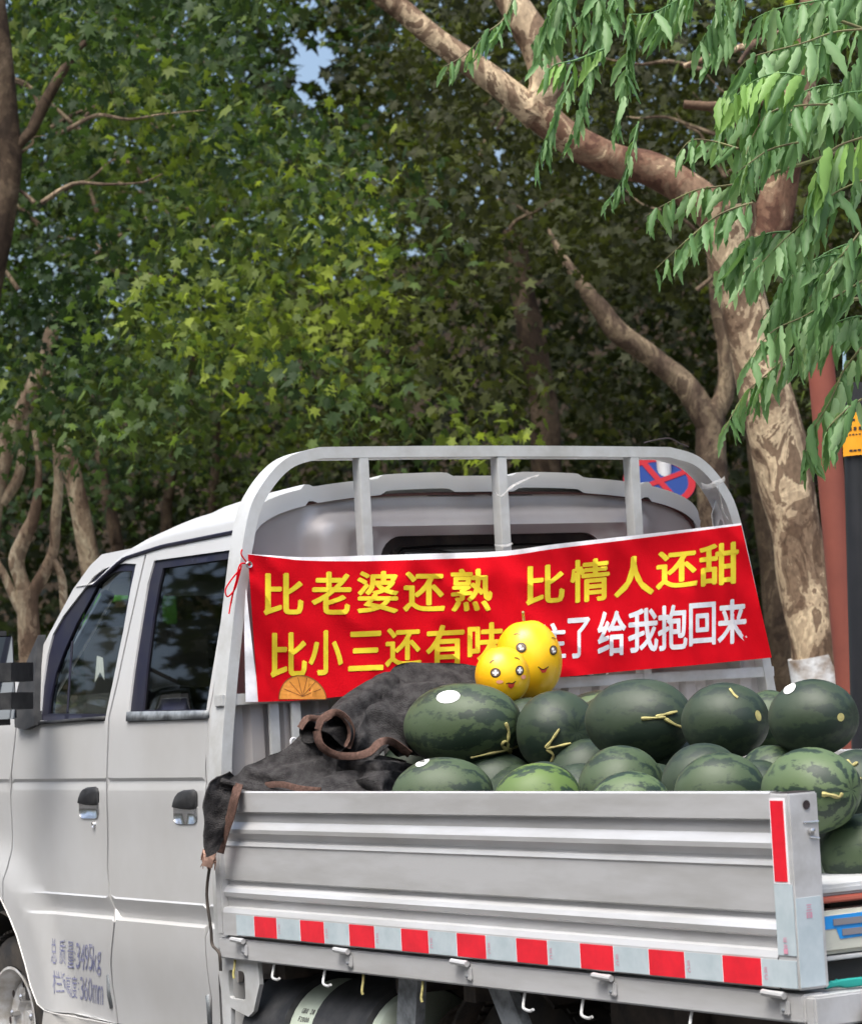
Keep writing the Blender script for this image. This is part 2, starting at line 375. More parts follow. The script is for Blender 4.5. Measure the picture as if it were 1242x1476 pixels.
gapx = [(213, 786), (198, 852), (185, 910), (170, 980), (157, 1035), (156, 1060), (154, 1121), (155, 1250), (158, 1290), (165, 1330), (163, 1350), (160, 1390), (162, 1420), (170, 1476)]
fd = [(212, 786), (147, 799), (130, 815), (105, 850), (80, 897), (58, 938), (40, 975), (24, 1050), (18, 1130), (18, 1225), (12, 1250), (5, 1270), (5, 1301), (14, 1322), (24, 1347), (36, 1388), (44, 1420), (54, 1446), (63, 1455), (75, 1459), (168, 1476)] + [(x - 1.1, y) for x, y in gapx[::-1][:-1]]
fwin = [(196, 813), (180, 812), (163, 815), (148, 821), (135, 831), (115, 857), (91, 888), (76, 915), (68, 945), (61, 990), (57, 1039), (151, 1040), (163, 982), (178, 908), (188, 850)]
fwin_in = [(188, 823), (172, 823), (159, 826), (148, 833), (139, 841), (125, 868), (108, 898), (90, 938), (78, 970), (70, 1005), (67, 1029), (152, 1030), (161, 985), (172, 925), (182, 860)]
rd = [(x + 1.1, y) for x, y in gapx] + [(297, 1500), (304, 1440), (303, 1330), (300, 1250), (297, 1127), (299, 1060), (306, 1000), (316, 940), (329, 870), (343, 800), (349, 764)]
rwin = [(222, 808), (338, 792), (340, 797), (325, 880), (312, 950), (303, 1010), (300, 1037), (185, 1041), (184, 1036), (192, 970), (203, 900), (213, 840)]
rwin_in = [(232, 819), (332, 805), (320, 880), (309, 950), (301, 1023), (203, 1024), (208, 970), (218, 890), (226, 845)]
fo_, fi_, go_, gi_ = s2(fd), s2(fwin), s2(rd), s2(rwin)
def door(name, outer, win, win_in, glass):
    V, Fc = sheet(outer, [win], Smap(), .035, (0, .018, 0), EX)
    d = mesh(name, V, Fc, PAINT, TR, True, 28)
    wi = s2(win_in)
    V, Fc = sheet(win, [wi], Smap(.006), .03, (0, .02, 0)); sl = mesh('window_seal', V, Fc, SEAL, d, True, 40)
    V, Fc = sheet(wi, [], Smap(.012), .06, (0, .004, 0)); gl = mesh('window', V, Fc, glass, d, True, 40)
    return d, sl, gl
D1 = door('front_door', fo_, fi_, fwin_in, GLASSF)
D2 = door('rear_door', go_, gi_, rwin_in, GLASSR)
# sill strips under the windows
for d, pts in ((D1[0], [(57, 1040), (151, 1032), (151, 1038), (57, 1045)]), (D2[0], [(185, 1026), (301, 1024), (300, 1036), (184, 1040)])):
    q = s2(pts); V, Fc = sheet(q, [], Smap(-.006), .05, (0, .01, 0)); mesh('window_ledge', V, Fc, DARKP if d is D1[0] else STRUT, d)
# corner quarter glass divider of the front door
b = MB(); p0 = side(99, 925); p1 = side(92, 1028); b.tube([p0 + (0, .012, 0), p1 + (0, .012, 0)], .004, 6); b.build('divider', SEAL, D1[0])
# roof rail strip over the doors, fender, rear pillar
def strip(name, pts, mt=PAINT, dep=.02): 
    V, Fc = sheet(s2(pts), [], Smap(), .035, (0, dep, 0), EX); return mesh(name, V, Fc, mt, TR, True, 28)
fen = strip('front_fender', [(38, 977), (22.5, 1050), (16.5, 1130), (16.5, 1225), (10, 1250), (3.5, 1270), (3.5, 1299), (-12, 1275), (-30, 1262), (-50, 1262), (-72, 1275), (-90, 1300), (-108, 1340), (-150, 1340), (-165, 1200), (-150, 1120), (-80, 1050), (-10, 990)])
pil = strip('rear_pillar', [(351, 764), (345, 800), (331, 870), (318, 940), (308, 1000), (300.5, 1060), (298.5, 1127), (301.5, 1250), (304.5, 1330), (305.5, 1440), (306, 1480), (318, 1480), (322, 1300), (320, 1120), (327, 1000), (338, 900), (357, 763)])
sil = strip('sill', [(63, 1457), (75, 1461), (168, 1478.5), (306, 1502), (306, 1560), (75, 1530), (60, 1480)], PAINT2)
# crease highlight gap behind the doors: dark inner shell
def Sx(z): return S(-3.0, z)
b = MB()
zz = [.3, .5, .62, .72, 1.0, 1.16]
V = []; Fc = []
for i, x in enumerate((-4.0, -3.62, -2.52)):
    for z in zz: V.append((x, .085 if x > -4 else .2, z if x > -3.7 else max(z, .72)))
for i in range(2):
    for j in range(len(zz) - 1): a = i * len(zz) + j; Fc.append((a, a + len(zz), a + len(zz) + 1, a + 1))
mesh('inner_door_liner', V, Fc, INTER, TR); 
b = MB()
b.box(-3.95, -2.52, .1, 1.74, .36, .44)                                   # floor
b.box(-2.56, -2.53, .12, 1.72, .44, 1.22)                                 # inner back wall
b.build('cab_floor', INTER, TR)
for sgn in (0, 1):
    for o_ in (D1[0], D2[0], fen, pil, sil):
        if sgn == 0: continue
        c = mirror_obj(o_)
        for ch in o_.children:
            if o_ is D1[0] and ch.name.startswith('window') and not ch.name.startswith('window_'):
                zc = float(at(165, 888, 'y', 1.70)[2])          # far window wound half down
                V_, F_ = sheet([(a, min(c_, zc)) for a, c_ in s2(fwin_in) if c_ < zc + .12], [], lambda a, c_: (a, 2 * YM - S(a, c_) - .012, c_), .06, (0, -.004, 0)); mesh('window', V_, F_, GLASSR, c, True, 40)
            else: mirror_obj(ch, None, c)
V = [(v[0], 2 * YM - v[1], v[2]) for v in V]; mesh('inner_door_liner', V, [f[::-1] for f in Fc], INTER, TR)
# dark strip behind the gap between the two doors
b = MB()
gp = [side(*p) for p in gapx]
for p, q in zip(gp[:-1], gp[1:]): b.hexa([p + (-.02, .022, 0), p + (.02, .022, 0), p + (.02, .03, 0), p + (-.02, .03, 0), q + (-.02, .022, 0), q + (.02, .022, 0), q + (.02, .03, 0), q + (-.02, .03, 0)])
b.build('door_pillar', INTER, TR)
# roof
def gut(x):   # gutter height along the roof
    return float(np.interp(x, [-3.42, -3.25, -3.0, -2.5], [1.60, 1.665, 1.682, 1.688]))
def rtop(x): return float(np.interp(x, [-3.55, -3.42, -3.3, -3.15, -2.95, -2.75, -2.5], [1.56, 1.645, 1.712, 1.765, 1.80, 1.815, 1.823]))
def rz(x, y):
    t = abs(y - YM) / (YM - S(x, gut(x)) ); t = min(1, t); p_ = 2.6
    zt = gut(x) + (rtop(x) - gut(x)) * (1 - t ** p_) ** (1 / p_)
    rib = 0.0
    if t < .78:
        c = math.cos((y - YM) / .44 * 2 * math.pi + math.pi); rib = .011 * (sm(c * 2.5 + .5) )
    return zt + rib * sm((x + 3.25) / .2)
V = []; Fc = []; xs = np.linspace(-3.55, -2.47, 44); nv = 121
for x in xs:
    y0 = S(x, gut(x)) - .004
    for j in range(nv):
        a = math.pi * j / (nv - 1); y = YM - (YM - y0) * math.cos(a) * (1 if True else 1)
        V.append((x, y, rz(x, y) if 0 < j < nv - 1 else gut(x)))
for i in range(len(xs) - 1):
    for j in range(nv - 1): a = i * nv + j; Fc.append((a, a + nv, a + nv + 1, a + 1))
# rear flange of the roof, turned down
n0 = len(V); last = (len(xs) - 1) * nv
for j in range(nv):
    x, y, z = V[last + j]; t = abs(y - YM) / .76
    V.append((x + .004, YM + (y - YM) * .985, z - .045 if 0 < j < nv - 1 else z - .03))
for j in range(nv - 1): Fc.append((last + j, n0 + j, n0 + j + 1, last + j + 1))
roof = mesh('roof', V, Fc, PAINT, TR, True, 30)
b = MB(); P = [(x, S(x, gut(x)) - .002, gut(x) - .004) for x in np.linspace(-3.42, -2.5, 20)]; b.tube(P, .006, 6); b.build('gutter', SEAL, TR)
b = MB(); b.tube([(p[0], 2 * YM - p[1], p[2]) for p in P], .006, 6); b.build('gutter', SEAL, TR)
# back of the cab: pressed panel with rear window
XB = -2.485
def ylim(z): return S(-2.5, min(z, 1.69)) + .03
arch = []
for k in range(0, 31):
    a = math.pi * k / 30; c, s_ = math.cos(a), math.sin(a)
    e = 2.0 / 3.4
    arch.append((YM - (YM - .185) * np.sign(c) * abs(c) ** e, 1.60 + .175 * abs(s_) ** e))
outer = [(ylim(.5), .5), (ylim(1.2), 1.2), (ylim(1.5), 1.5)] + arch + [(2 * YM - ylim(1.5), 1.5), (2 * YM - ylim(1.2), 1.2), (2 * YM - ylim(.5), .5)]
def rrect(y0, y1, z0, z1, r_, k=6):
    out = []
    for cx, cz, a0 in ((y1 - r_, z1 - r_, 0), (y0 + r_, z1 - r_, 90), (y0 + r_, z0 + r_, 180), (y1 - r_, z0 + r_, 270)):
        for i in range(k + 1): a = R(a0 + 90 * i / k); out.append((cx + r_ * math.cos(a), cz + r_ * math.sin(a)))
    return out
def rr_d(y, z, y0, y1, z0, z1, r_):
    qx = abs(y - (y0 + y1) / 2) - (y1 - y0) / 2 + r_; qz = abs(z - (z0 + z1) / 2) - (z1 - z0) / 2 + r_
    return math.hypot(max(qx, 0), max(qz, 0)) + min(max(qx, qz), 0) - r_
def back_x(y, z):
    d = rr_d(y, z, .33, 1.52, 1.1, 1.755, .10); x = XB
    x += .042 * sm(-d / .075)                                    # sloping bevel into the recess
    d2 = rr_d(y, z, .46, 1.42, 1.15, 1.685, .06); x -= .010 * sm(-d2 / .02)
    d3 = rr_d(y, z, .54, 1.34, 1.2, 1.67, .05); x -= .008 * sm(-d3 / .015)
    return x
hole = rrect(.57, 1.31, 1.22, 1.658, .07)
V, Fc = sheet(outer, [hole], lambda a, b_: (back_x(a, b_), a, b_), .016, (-.015, 0, 0), flip=False)
bk = mesh('back_panel', V, Fc, BACKP, TR, True, 40)
V, Fc = sheet(hole, [rrect(.595, 1.285, 1.245, 1.632, .055)], lambda a, b_: (XB + .012, a, b_), .05, (-.02, 0, 0)); mesh('window_seal', V, Fc, RUBBER, bk)
V, Fc = sheet(rrect(.595, 1.285, 1.245, 1.632, .055), [], lambda a, b_: (XB + .008, a, b_), .1, (-.004, 0, 0)); mesh('window', V, Fc, BLACKGL, bk)
b = MB(); b.tube([(XB + .006, y, z) for y, z in arch], .0045, 6); b.build('gasket', GASKET, bk)
# rounded corners joining the sides to the back
for s_ in (1, -1):
    V = []; Fc = []; zs = np.linspace(.36, 1.69, 40); k_ = 7
    for z in zs:
        y0 = S(-2.53, z)
        for i in range(k_ + 1):
            a = math.pi / 2 * i / k_; x = -2.535 + .05 * math.sin(a); y = y0 + .055 * (1 - math.cos(a))
            V.append((x, y if s_ > 0 else 2 * YM - y, z))
    for i in range(len(zs) - 1):
        for j in range(k_): a = i * (k_ + 1) + j; Fc.append((a, a + 1, a + k_ + 2, a + k_ + 1))
    mesh('rear_corner', V, Fc, PAINT, TR, True, 30)
# windscreen, dash, seats, nose
ya, yb = .2, 2 * YM - .2
mesh('windscreen', [(-3.97, .19, 1.2), (-3.97, 1.65, 1.2), (-3.44, 1.61, 1.62), (-3.44, .23, 1.62), (-4.03, .5, 1.2), (-4.03, 1.34, 1.2)], [(0, 4, 3), (4, 5, 2, 3), (5, 1, 2)], GLASSF, TR, False)
b = MB()
for s_ in (0, 1):
    b = MB(); y0 = .10 if s_ == 0 else 1.74
    f = lambda x, y, z: (x, y if s_ == 0 else y, z)
    b.tube([(-4.0, y0 + (.06 if s_ == 0 else -.06), 1.16), (-3.47, y0 + (.12 if s_ == 0 else -.12), 1.57)], .02, 8)
    b.build('windscreen_pillar', PAINT, TR)
V = []; Fc = []; prof = [(-3.95, 1.19), (-4.12, 1.10), (-4.30, .95), (-4.42, .75), (-4.46, .5), (-4.42, .3)]
for x, z in prof:
    for j in range(13):
        t = -1 + 2 * j / 12; V.append((x + .16 * t ** 4, YM + t * (.86 - .0 * z), z))
for i in range(len(prof) - 1):
    for j in range(12): a = i * 13 + j; Fc.append((a, a + 13, a + 14, a + 1))
mesh('nose', V, Fc, PAINT, TR, True, 40)
b = MB(); b.box(-4.47, -4.43, .2, 1.64, .3, .5, .01); b.build('bumper', PAINT2, TR)
for y in (.3, 1.54):
    b = MB(); b.lathe([(0, .0), (0.03, .07), (0, .09), (-.05, .09)], (-4.44, y, .72), (-1, 0, .2), 20); b.build('headlight', CHROME, TR)
b = MB(); b.box(-3.86, -3.6, .16, 1.68, .95, 1.17, .03); b.build('dashboard', INTER, TR)
for x, z1 in ((-3.22, 1.28), (-2.72, 1.24)):
    for y in ((.28, .78), (1.02, 1.56)):
        st = MB(); st.box(x - .42, x + .02, y[0], y[1], .6, .74, .04); st.box(x - .04, x + .08, y[0], y[1], .7, z1, .04); st.box(x - .02, x + .07, (y[0] + y[1]) / 2 - .12, (y[0] + y[1]) / 2 + .12, z1 + .02, z1 + .18, .03)
        st.build('seat', INTER, TR)
b = MB(); b.lathe([(.0, .17), (.012, .185), (.0, .2), (-.012, .185), (0, .17)], (-3.52, .5, 1.14), (.75, 0, .6), 24); b.tube([(-3.52, .5, 1.14), (-3.75, .5, .95)], .02); b.tube([(-3.56, .32, 1.17), (-3.5, .68, 1.12)], .01); b.build('steering_wheel', DARKP, TR)
# white paper tag hanging inside the windscreen
p = at(144, 965, 'y', .9); b = MB(); b.add([p + (-.05, 0, -.045), p + (-.02, 0, .05), p + (.03, 0, .04), p + (.035, 0, -.04), p + (.0, 0, -.01)], [(0, 4, 1), (4, 3, 2, 1)]); b.build('paper_tag', STICK, TR, False)
# handles
def handle(parent, cx, cy, w_, h_, lock=False):
    cup = [(cx - w_ / 2, cy + h_ * .1), (cx - w_ / 2, cy + h_ * .36), (cx - w_ * .42, cy + h_ * .46), (cx - w_ * .28, cy + h_ * .5), (cx + w_ * .34, cy + h_ * .5), (cx + w_ * .46, cy + h_ * .44), (cx + w_ / 2, cy + h_ * .3), (cx + w_ / 2, cy), (cx - w_ / 2, cy)]
    q = s2(cup); V, Fc = sheet(q, [], Smap(-.003), .03, (0, .006, 0)); cupo = mesh('handle_recess', V, Fc, CHROME, parent)
    top = [(cx - w_ / 2 - .5, cy + 1), (cx - w_ * .47, cy - h_ * .14), (cx - w_ * .38, cy - h_ * .30), (cx - w_ * .24, cy - h_ * .42), (cx - w_ * .05, cy - h_ * .48), (cx + w_ * .34, cy - h_ * .5), (cx + w_ * .46, cy - h_ * .44), (cx + w_ / 2, cy - h_ * .34), (cx + w_ / 2, cy + 3), (cx + w_ * .25, cy + 4.5), (cx - w_ * .15, cy + 3.5)]
    q = s2(top)
    V = [];  n_ = len(q); cc = np.mean(np.array(q), 0)
    for s_, o_ in ((1.0, .0), (1.0, -.004), (.93, -.009), (.78, -.012), (0.0, -.013)):
        for a, c in q: x_, z_ = cc[0] + (a - cc[0]) * s_, cc[1] + (c - cc[1]) * s_; V.append((x_, S(x_, z_) + o_, z_))
    Fc = [(k * n_ + i, k * n_ + (i + 1) % n_, (k + 1) * n_ + (i + 1) % n_, (k + 1) * n_ + i) for k in range(4) for i in range(n_)]
    mesh('handle', V, Fc, DARKP, parent, True, 40)
    if lock:
        c = side(cx + 7, cy + 32); b = MB(); b.lathe([(-.001, .0), (.006, .008), (0, .011), (-.01, .011)], c, (0, -1, 0), 14); b.build('door_lock', CHROME, parent)
handle(D1[0], 129, 1157, 28, 46, True); handle(D2[0], 268, 1163, 34, 50)
# small grey pull strips at the lower rear corner of the doors
for par, pts in ((D1[0], [(155, 1407), (157, 1405), (159, 1430), (163, 1452), (160, 1455), (156, 1435)]), (D2[0], [(298, 1436), (301, 1434), (303, 1460), (305, 1478), (301, 1478)])):
    V, Fc = sheet(s2(pts), [], Smap(-.004), .03, (0, .006, 0)); mesh('door_edge_guard', V, Fc, STRUT, par)

# lettering helper --------------------------------------------------------
def refine(V, Fc, lim=.09):
    import bmesh
    bm = bmesh.new(); vs = [bm.verts.new((v[0], v[1], 0)) for v in V]
    for f in Fc:
        try: bm.faces.new([vs[i] for i in f])
        except ValueError: pass
    bmesh.ops.triangulate(bm, faces=bm.faces[:])
    for _ in range(3):
        E_ = [e for e in bm.edges if e.calc_length() > lim]
        if not E_: break
        bmesh.ops.subdivide_edges(bm, edges=E_, cuts=1); bmesh.ops.triangulate(bm, faces=bm.faces[:])
    bm.verts.index_update(); r_ = np.array([v.co[:2] for v in bm.verts]), [[v.index for v in f.verts] for f in bm.faces]; bm.free(); return r_
def glyph(ch, bold=0.0):
    cu = bpy.data.curves.new('t', 'FONT'); cu.body = ch; cu.offset = bold; cu.resolution_u = 3
    ob = bpy.data.objects.new('t', cu); COL.objects.link(ob); bpy.context.view_layer.update()
    me = bpy.data.meshes.new_from_object(ob.evaluated_get(bpy.context.evaluated_depsgraph_get()))
    V = np.array([v.co[:] for v in me.vertices]); Fc = [list(p.vertices) for p in me.polygons]
    bpy.data.objects.remove(ob); bpy.data.curves.remove(cu); bpy.data.meshes.remove(me)
    if len(V) == 0: return np.zeros((0, 2)), []
    lo = V.min(0); hi = V.max(0); V = (V - lo) / np.maximum(hi - lo, 1e-6)
    return V[:, :2], Fc
def printed(name, ch, box, fn, mt, parent, bold=0.0, slope=0.0, stack=True):
    """a character printed on a surface: box = x0,y0,x1,y1; fn maps (px,py) to the surface."""
    V, Fc = glyph(ch, 0.0); LZ = None
    if not len(V): return
    if bold > .02:
        V, Fc = refine(V, Fc)
        if stack:
            n0 = len(V); F0 = [list(f) for f in Fc]; V0 = V.copy(); LZ = np.zeros(n0); dx = .028
            for k, (ax_, ay_) in enumerate(((dx, 0), (-dx, 0), (0, dx * .7), (0, -dx * .7), (dx * .7, dx * .5), (-dx * .7, -dx * .5))):
                V = np.vstack([V, V0 * .96 + .02 + (ax_, ay_)]); Fc = Fc + [[i + n0 * (k + 1) for i in f] for f in F0]; LZ = np.concatenate([LZ, np.full(n0, .00005 * (k + 1))])
    x0, y0, x1, y1 = box; h = (y1 - y0) - abs(slope) * (x1 - x0)
    yc = (y0 + y1) / 2; P = []
    for i, (u, v) in enumerate(V):
        x = x0 + u * (x1 - x0); y = yc + h / 2 - v * h + slope * (x - (x0 + x1) / 2); q = np.array(fn(x, y), float)
        if LZ is not None: q[0] += LZ[i]
        P.append(q)
    return mesh(name, P, Fc, mt, parent, False)
for ch, bx in (('总', (74, 1352, 82, 1390)), ('质', (86, 1354, 95, 1391)), ('量', (98, 1357, 107, 1396)), (':', (107.5, 1372, 109, 1385)), ('3', (110, 1359, 116, 1397)), ('4', (116, 1361, 122.5, 1399)), ('9', (122.5, 1361, 128, 1400)), ('5', (128.5, 1361, 134, 1400)), ('k', (134.5, 1364, 140, 1401)), ('g', (140.5, 1372, 146, 1408)),
               ('栏', (76, 1399, 85, 1433)), ('板', (86, 1401, 94, 1435)), ('高', (95, 1405, 103, 1437)), ('度', (103.5, 1406, 112, 1440)), (':', (113, 1416, 114.5, 1428)), ('3', (116, 1408, 121, 1442)), ('6', (121.5, 1408, 127, 1443)), ('0', (127.5, 1409, 133, 1444)), ('m', (134, 1419, 141, 1447)), ('m', (142, 1421, 149, 1449))):
    def fn(x, y):
        p = side(x, y); return (p[0], p[1] - .0015, p[2])
    printed('lettering', ch, bx, fn, INKGREY, D1[0], 0.0, .12)

# mirror ----------------------------------------------------------------
mb = thing  # (mirror is part of the truck)
b = MB()
base = [side(64, 915), side(60, 960), side(58, 1045), side(44, 1052), side(30, 1048), side(29, 1010), side(40, 970), side(55, 935)]
q = [(p[0], p[2]) for p in base]
V, Fc = sheet(q, [], Smap(-.02), .04, (0, .025, 0)); mr = mesh('mirror_mount', V, Fc, DARKP, TR, True, 30)
for y0, y1 in ((955, 982), (998, 1022)):
    A = [at(48, y0, 'y', .0), at(48, y1, 'y', .0), at(16, y1, 'y', -.13), at(16, y0, 'y', -.13)]
    P = [A[1], A[2], A[3], A[0]]
    P2 = [p + np.array((-.05, -.02, 0)) for p in P]
    b = MB(); b.hexa([P[0], P[1], P2[1], P2[0], P[3], P[2], P2[2], P2[3]]); b.build('mirror_arm', DARKP, mr, False)
c0 = at(-22, 980, 'y', -.16)
b = MB(); b.box(c0[0] - .05, c0[0] + .005, c0[1] - .10, c0[1] + .10, c0[2] - .135, c0[2] + .14, .02)
mh = b.build('mirror_housing', DARKP, mr)
b = MB(); b.box(c0[0] + .003, c0[0] + .009, c0[1] - .088, c0[1] + .088, c0[2] - .055, c0[2] + .125, .003); b.build('mirror_glass', mat('mirror_silver', (.42, .45, .48), .03, 1.0), mh)
b = MB(); b.box(c0[0] + .003, c0[0] + .009, c0[1] - .088, c0[1] + .088, c0[2] - .118, c0[2] - .068, .003); b.build('mirror_glass', bpy.data.materials['mirror_silver'], mh)

# wheels ----------------------------------------------------------------
RIMM = mat('silver_rim_paint', (.66, .66, .67), .35, .3, .5, vary=(.45, .42, .38), vscale=25)
def wheel(x, y, s_, front=True):
    wz = thing_part('wheel', TR)
    b = MB(); b.lathe([(-.085, .17), (-.085, .235), (-.07, .265), (-.03, .28), (.03, .28), (.07, .265), (.088, .235), (.088, .178), (.07, .165)], (x, y, .285), (0, -s_, 0), 48)
    for k in range(60):
        a = 2 * math.pi * k / 60; c = Vector((x + .279 * math.cos(a), y, .285 + .279 * math.sin(a)))
        tdir = Vector((-math.sin(a), 0, math.cos(a))) * .008; rdir = Vector((math.cos(a), 0, math.sin(a))) * .006
        for u0, u1 in ((-.075, -.02), (.02, .075)):
            A = Vector((0, u0, 0)); B = Vector((0, u1, 0))
            b.hexa([c + A - tdir, c + B - tdir, c + B + tdir, c + A + tdir, c + A - tdir + rdir, c + B - tdir + rdir, c + B + tdir + rdir, c + A + tdir + rdir])
    b.build('tyre', RUBBER, wz)
    b = MB(); b.lathe([(.092, .176), (.094, .168), (.075, .16), (.05, .152), (.03, .14), (.045, .125), (.055, .105), (.05, .075), (.032, .06), (.032, .038), (.05, .036), (.05, .0)], (x, y, .285), (0, -s_, 0), 48); rim = b.build('rim', RIMM, wz)
    for k in range(5):
        a = 2 * math.pi * k / 5 + .3; b = MB(); b.lathe([(.03, .013), (.065, .012), (.07, .006), (.07, 0)], (x + .078 * math.cos(a), y, .285 + .078 * math.sin(a)), (0, -s_, 0), 6); b.build('wheel_nut', CHROME, rim, False)
    for k in range(8):
        a = 2 * math.pi * k / 8; b = MB(); b.lathe([(.053, .012), (.056, .0)], (x + .118 * math.cos(a), y, .285 + .118 * math.sin(a)), (0, -s_, .0), 10); b.build('vent_hole', INK, rim, False)
    return wz
def thing_part(name, parent):
    o = bpy.data.objects.new(name, None); COL.objects.link(o); o.parent = parent; o.empty_display_size = .1; return o
wheel(-4.0, .17, 1); wheel(-4.0, 1.67, -1); wheel(-1.22, .24, 1); wheel(-1.22, 1.60, -1)
# wheel arch liner
V = []; Fc = []
for i in range(25):
    a = R(-20 + 220 * i / 24)
    for y in (.045, .42): V.append((-4.02 + .345 * math.cos(a), y, .285 + .345 * math.sin(a)))
for i in range(24): Fc.append((2 * i, 2 * i + 1, 2 * i + 3, 2 * i + 2))
mesh('wheel_arch', V, Fc, RUBBER, TR)
# white edge bead of the arch
b = MB(); b.tube([side(x, y) for x, y in ((-12, 1275), (3, 1300), (14, 1324), (24, 1349), (36, 1390), (44, 1422), (54, 1448), (64, 1457), (76, 1461), (168, 1478))], .0022, 6); b.build('arch_bead', PAINT2, TR)

# flatbed ----------------------------------------------------------------
XF, XR = -2.365, 0.0
PROF = [(1.0, -.006), (1.003, .0), (1.003, .016), (1.0, .020), (.953, .020), (.949, .009), (.926, .008), (.918, .014), (.908, .019), (.898, .018), (.888, .009), (.883, .004), (.877, .004), (.874, .010), (.866, .013), (.862, .010), (.780, .009), (.775, .000), (.766, .000), (.758, .011), (.748, .017), (.738, .015), (.733, .006), (.712, .004), (.709, .018), (.697, .023), (.640, .023), (.640, -.006)]
def side_panel(near):
    f = (lambda v: -v) if near else (lambda v: 2 * YM + v)
    p_ = thing_part('side_board', TR)
    V = []; Fc = []; n = len(PROF); xs = np.linspace(XF + .03, -.062, 30)
    for x in xs:
        for z, o_ in PROF: V.append((x, f(o_ + .0015 * noise.noise(Vector((x * 1.5, z * 4, 2)))), z))
    for i in range(len(xs) - 1):
        for j in range(n - 1): a = i * n + j; Fc.append((a, a + n, a + n + 1, a + 1))
    ok = mesh('ribbed_sheet', V, Fc, ALU, p_, True, 22)
    b = MB()
    y0, y1 = sorted((f(-.03), f(-.008)))
    b.box(XF + .02, -.06, y0, y1, .645, 1.0, .003); b.build('inner_sheet', ALU, p_)
    y0, y1 = sorted((f(.024), f(-.045)))
    b = MB(); 
    b.box(-.060, 0, y0, y1, .640, 1.0, .003)
    ep = b.build('end_post', ALU, p_)
    b = MB(); b.box(XF, XF + .03, y0, y1, .640, .985, .003); b.build('end_post', ALU, p_)
    if near:
        b = MB(); b.add([(-.055, -.020, 1.0012), (-.003, -.020, 1.0012), (-.003, .041, 1.0012), (-.055, .041, 1.0012)], [(0, 1, 2, 3)]); b.build('open_post_top', INK, ep, False)
        b = MB(); b.lathe([(0, 0), (.0008, .0085)], (.0012, .016, .977), (1, 0, 0), 18); b.build('bolt_hole', INK, ep, False)
        b = MB(); b.lathe([(0, .006), (.008, .006), (.01, .003), (.01, 0)], (.001, .022, .928), (1, 0, 0), 12); b.tube([(.002, .006, .945), (.002, .042, .945)], .0015, 4); b.tube([(.002, .018, .918), (.002, .042, .914)], .0012, 4); b.build('latch_pin', CHROME, ep)
        def Pn(x0, x1, z0, z1, m_, nm, y=-.0255):
            return MB().box(x0, x1, y - .0006, y + .001, z0, z1).build(nm, m_, p_, False)
        Pn(-.052, -.014, .838, .987, TAPERED, 'reflective_tape', -.0262)
        for (a, b_, c_, d_) in ((-.056, -.052, .834, .991), (-.014, -.010, .834, .991)): pass
        Pn(-.0555, -.0105, .834, .991, WHITE, 'reflective_tape_border', -.0252)
        Pn(-.056, -.003, .703, .833, TAPEWHI, 'reflective_tape')
        MB().box(-.0005, .0012, -.022, .036, .645, .808).build('reflective_tape', TAPEWHI, p_, False)
        xs_ = [-2.255] + [-2.157 + .1205 * k for k in range(18)] + [-.004]
        for k in range(len(xs_) - 1):
            red = k % 2 == 1
            x0, x1 = xs_[k], xs_[k + 1]
            o_ = Pn(x0 + .001, x1 - .001, .6435, .6935, TAPERED if red else TAPEWHI, 'reflective_tape', -.0258)
            if red:
                Pn(x0 - .002, x0 + .0008, .6430, .694, WHITE, 'reflective_tape_border', -.0256)
                Pn(x1 - .0008, x1 + .002, .6430, .694, WHITE, 'reflective_tape_border', -.0256)
            elif k > 1:
                for zz_, hh in ((.668, .011), (.656, .009)):
                    gV, gF = glyph('反' if hh > .01 else 'C', .01)
                    mesh('tape_print', [(x0 + .008 + u * .011, -.0272, zz_ + v * hh) for u, v in gV], gF, PINK, o_, False)
        for ch, z in (('三', .784), ('目', .770)):
            gV, gF = glyph(ch, .02); mesh('tape_print', [(.0022, .0 + u * .013, z + v * .011) for u, v in gV], gF, PINK, p_, False)
        for ch, z in (('反', .727), ('光', .715), ('1', .706)):
            gV, gF = glyph(ch, .02); mesh('tape_print', [(-.037 + u * .012, -.0275, z + v * .009) for u, v in gV], gF, PINK, p_, False)
    return p_
side_panel(True); side_panel(False)
# bed floor, rails
b = MB(); b.box(XF, -.01, .03, 1.81, .60, .63, .003); b.build('bed_floor', STEEL, TR)
b = MB(); b.box(XF - .01, .0, -.018, .035, .578, .632, .004); rail = b.build('side_rail', ALU, TR)
b = MB(); b.box(XF - .01, .0, 1.805, 1.858, .578, .632, .004); b.build('side_rail', ALU, TR)
b = MB(); b.box(.0005, .03, -.016, 1.856, .572, .630, .004); b.build('rear_rail', ALU, TR)
for x in (-2.240, -1.705, -1.175, -.625, -.068):
    lt = thing_part('latch', TR)
    b = MB(); b.box(x - .018, x + .026, -.034, -.02, .620, .636, .005); b.tube([(x - .035, -.032, .632), (x + .03, -.032, .629)], .0065, 8); b.box(x + .006, x + .03, -.027, -.018, .592, .622, .003); b.build('latch_body', CHROME if False else ALU, lt)
    b = MB(); b.lathe([(0, .004), (.003, .003), (.004, 0)], (x + .018, -.027, .602), (0, -1, 0), 10); b.build('rivet', STRUT, lt)
def hook(x, y=-.004, sgn=1):
    P = smoothpath([(x, y, .58), (x - .002, y - .004, .56), (x + .008, y - .012, .545), (x + .035, y - .014, .541), (x + .048, y - .014, .545)], 5)
    b = MB(); b.tube(P, .0034, 7); b.build('rope_hook', STEEL, TR)
def hook2(x, y=-.004):
    P = smoothpath([(x, y, .582), (x + .004, y - .004, .562), (x + .006, y - .01, .54), (x + .009, y - .01, .530)], 5)
    b = MB(); b.tube(P, .0032, 7); b.build('rope_hook', STEM, TR)
for x in (-2.10, -1.84, -.98 + .24, -.365): hook(x)
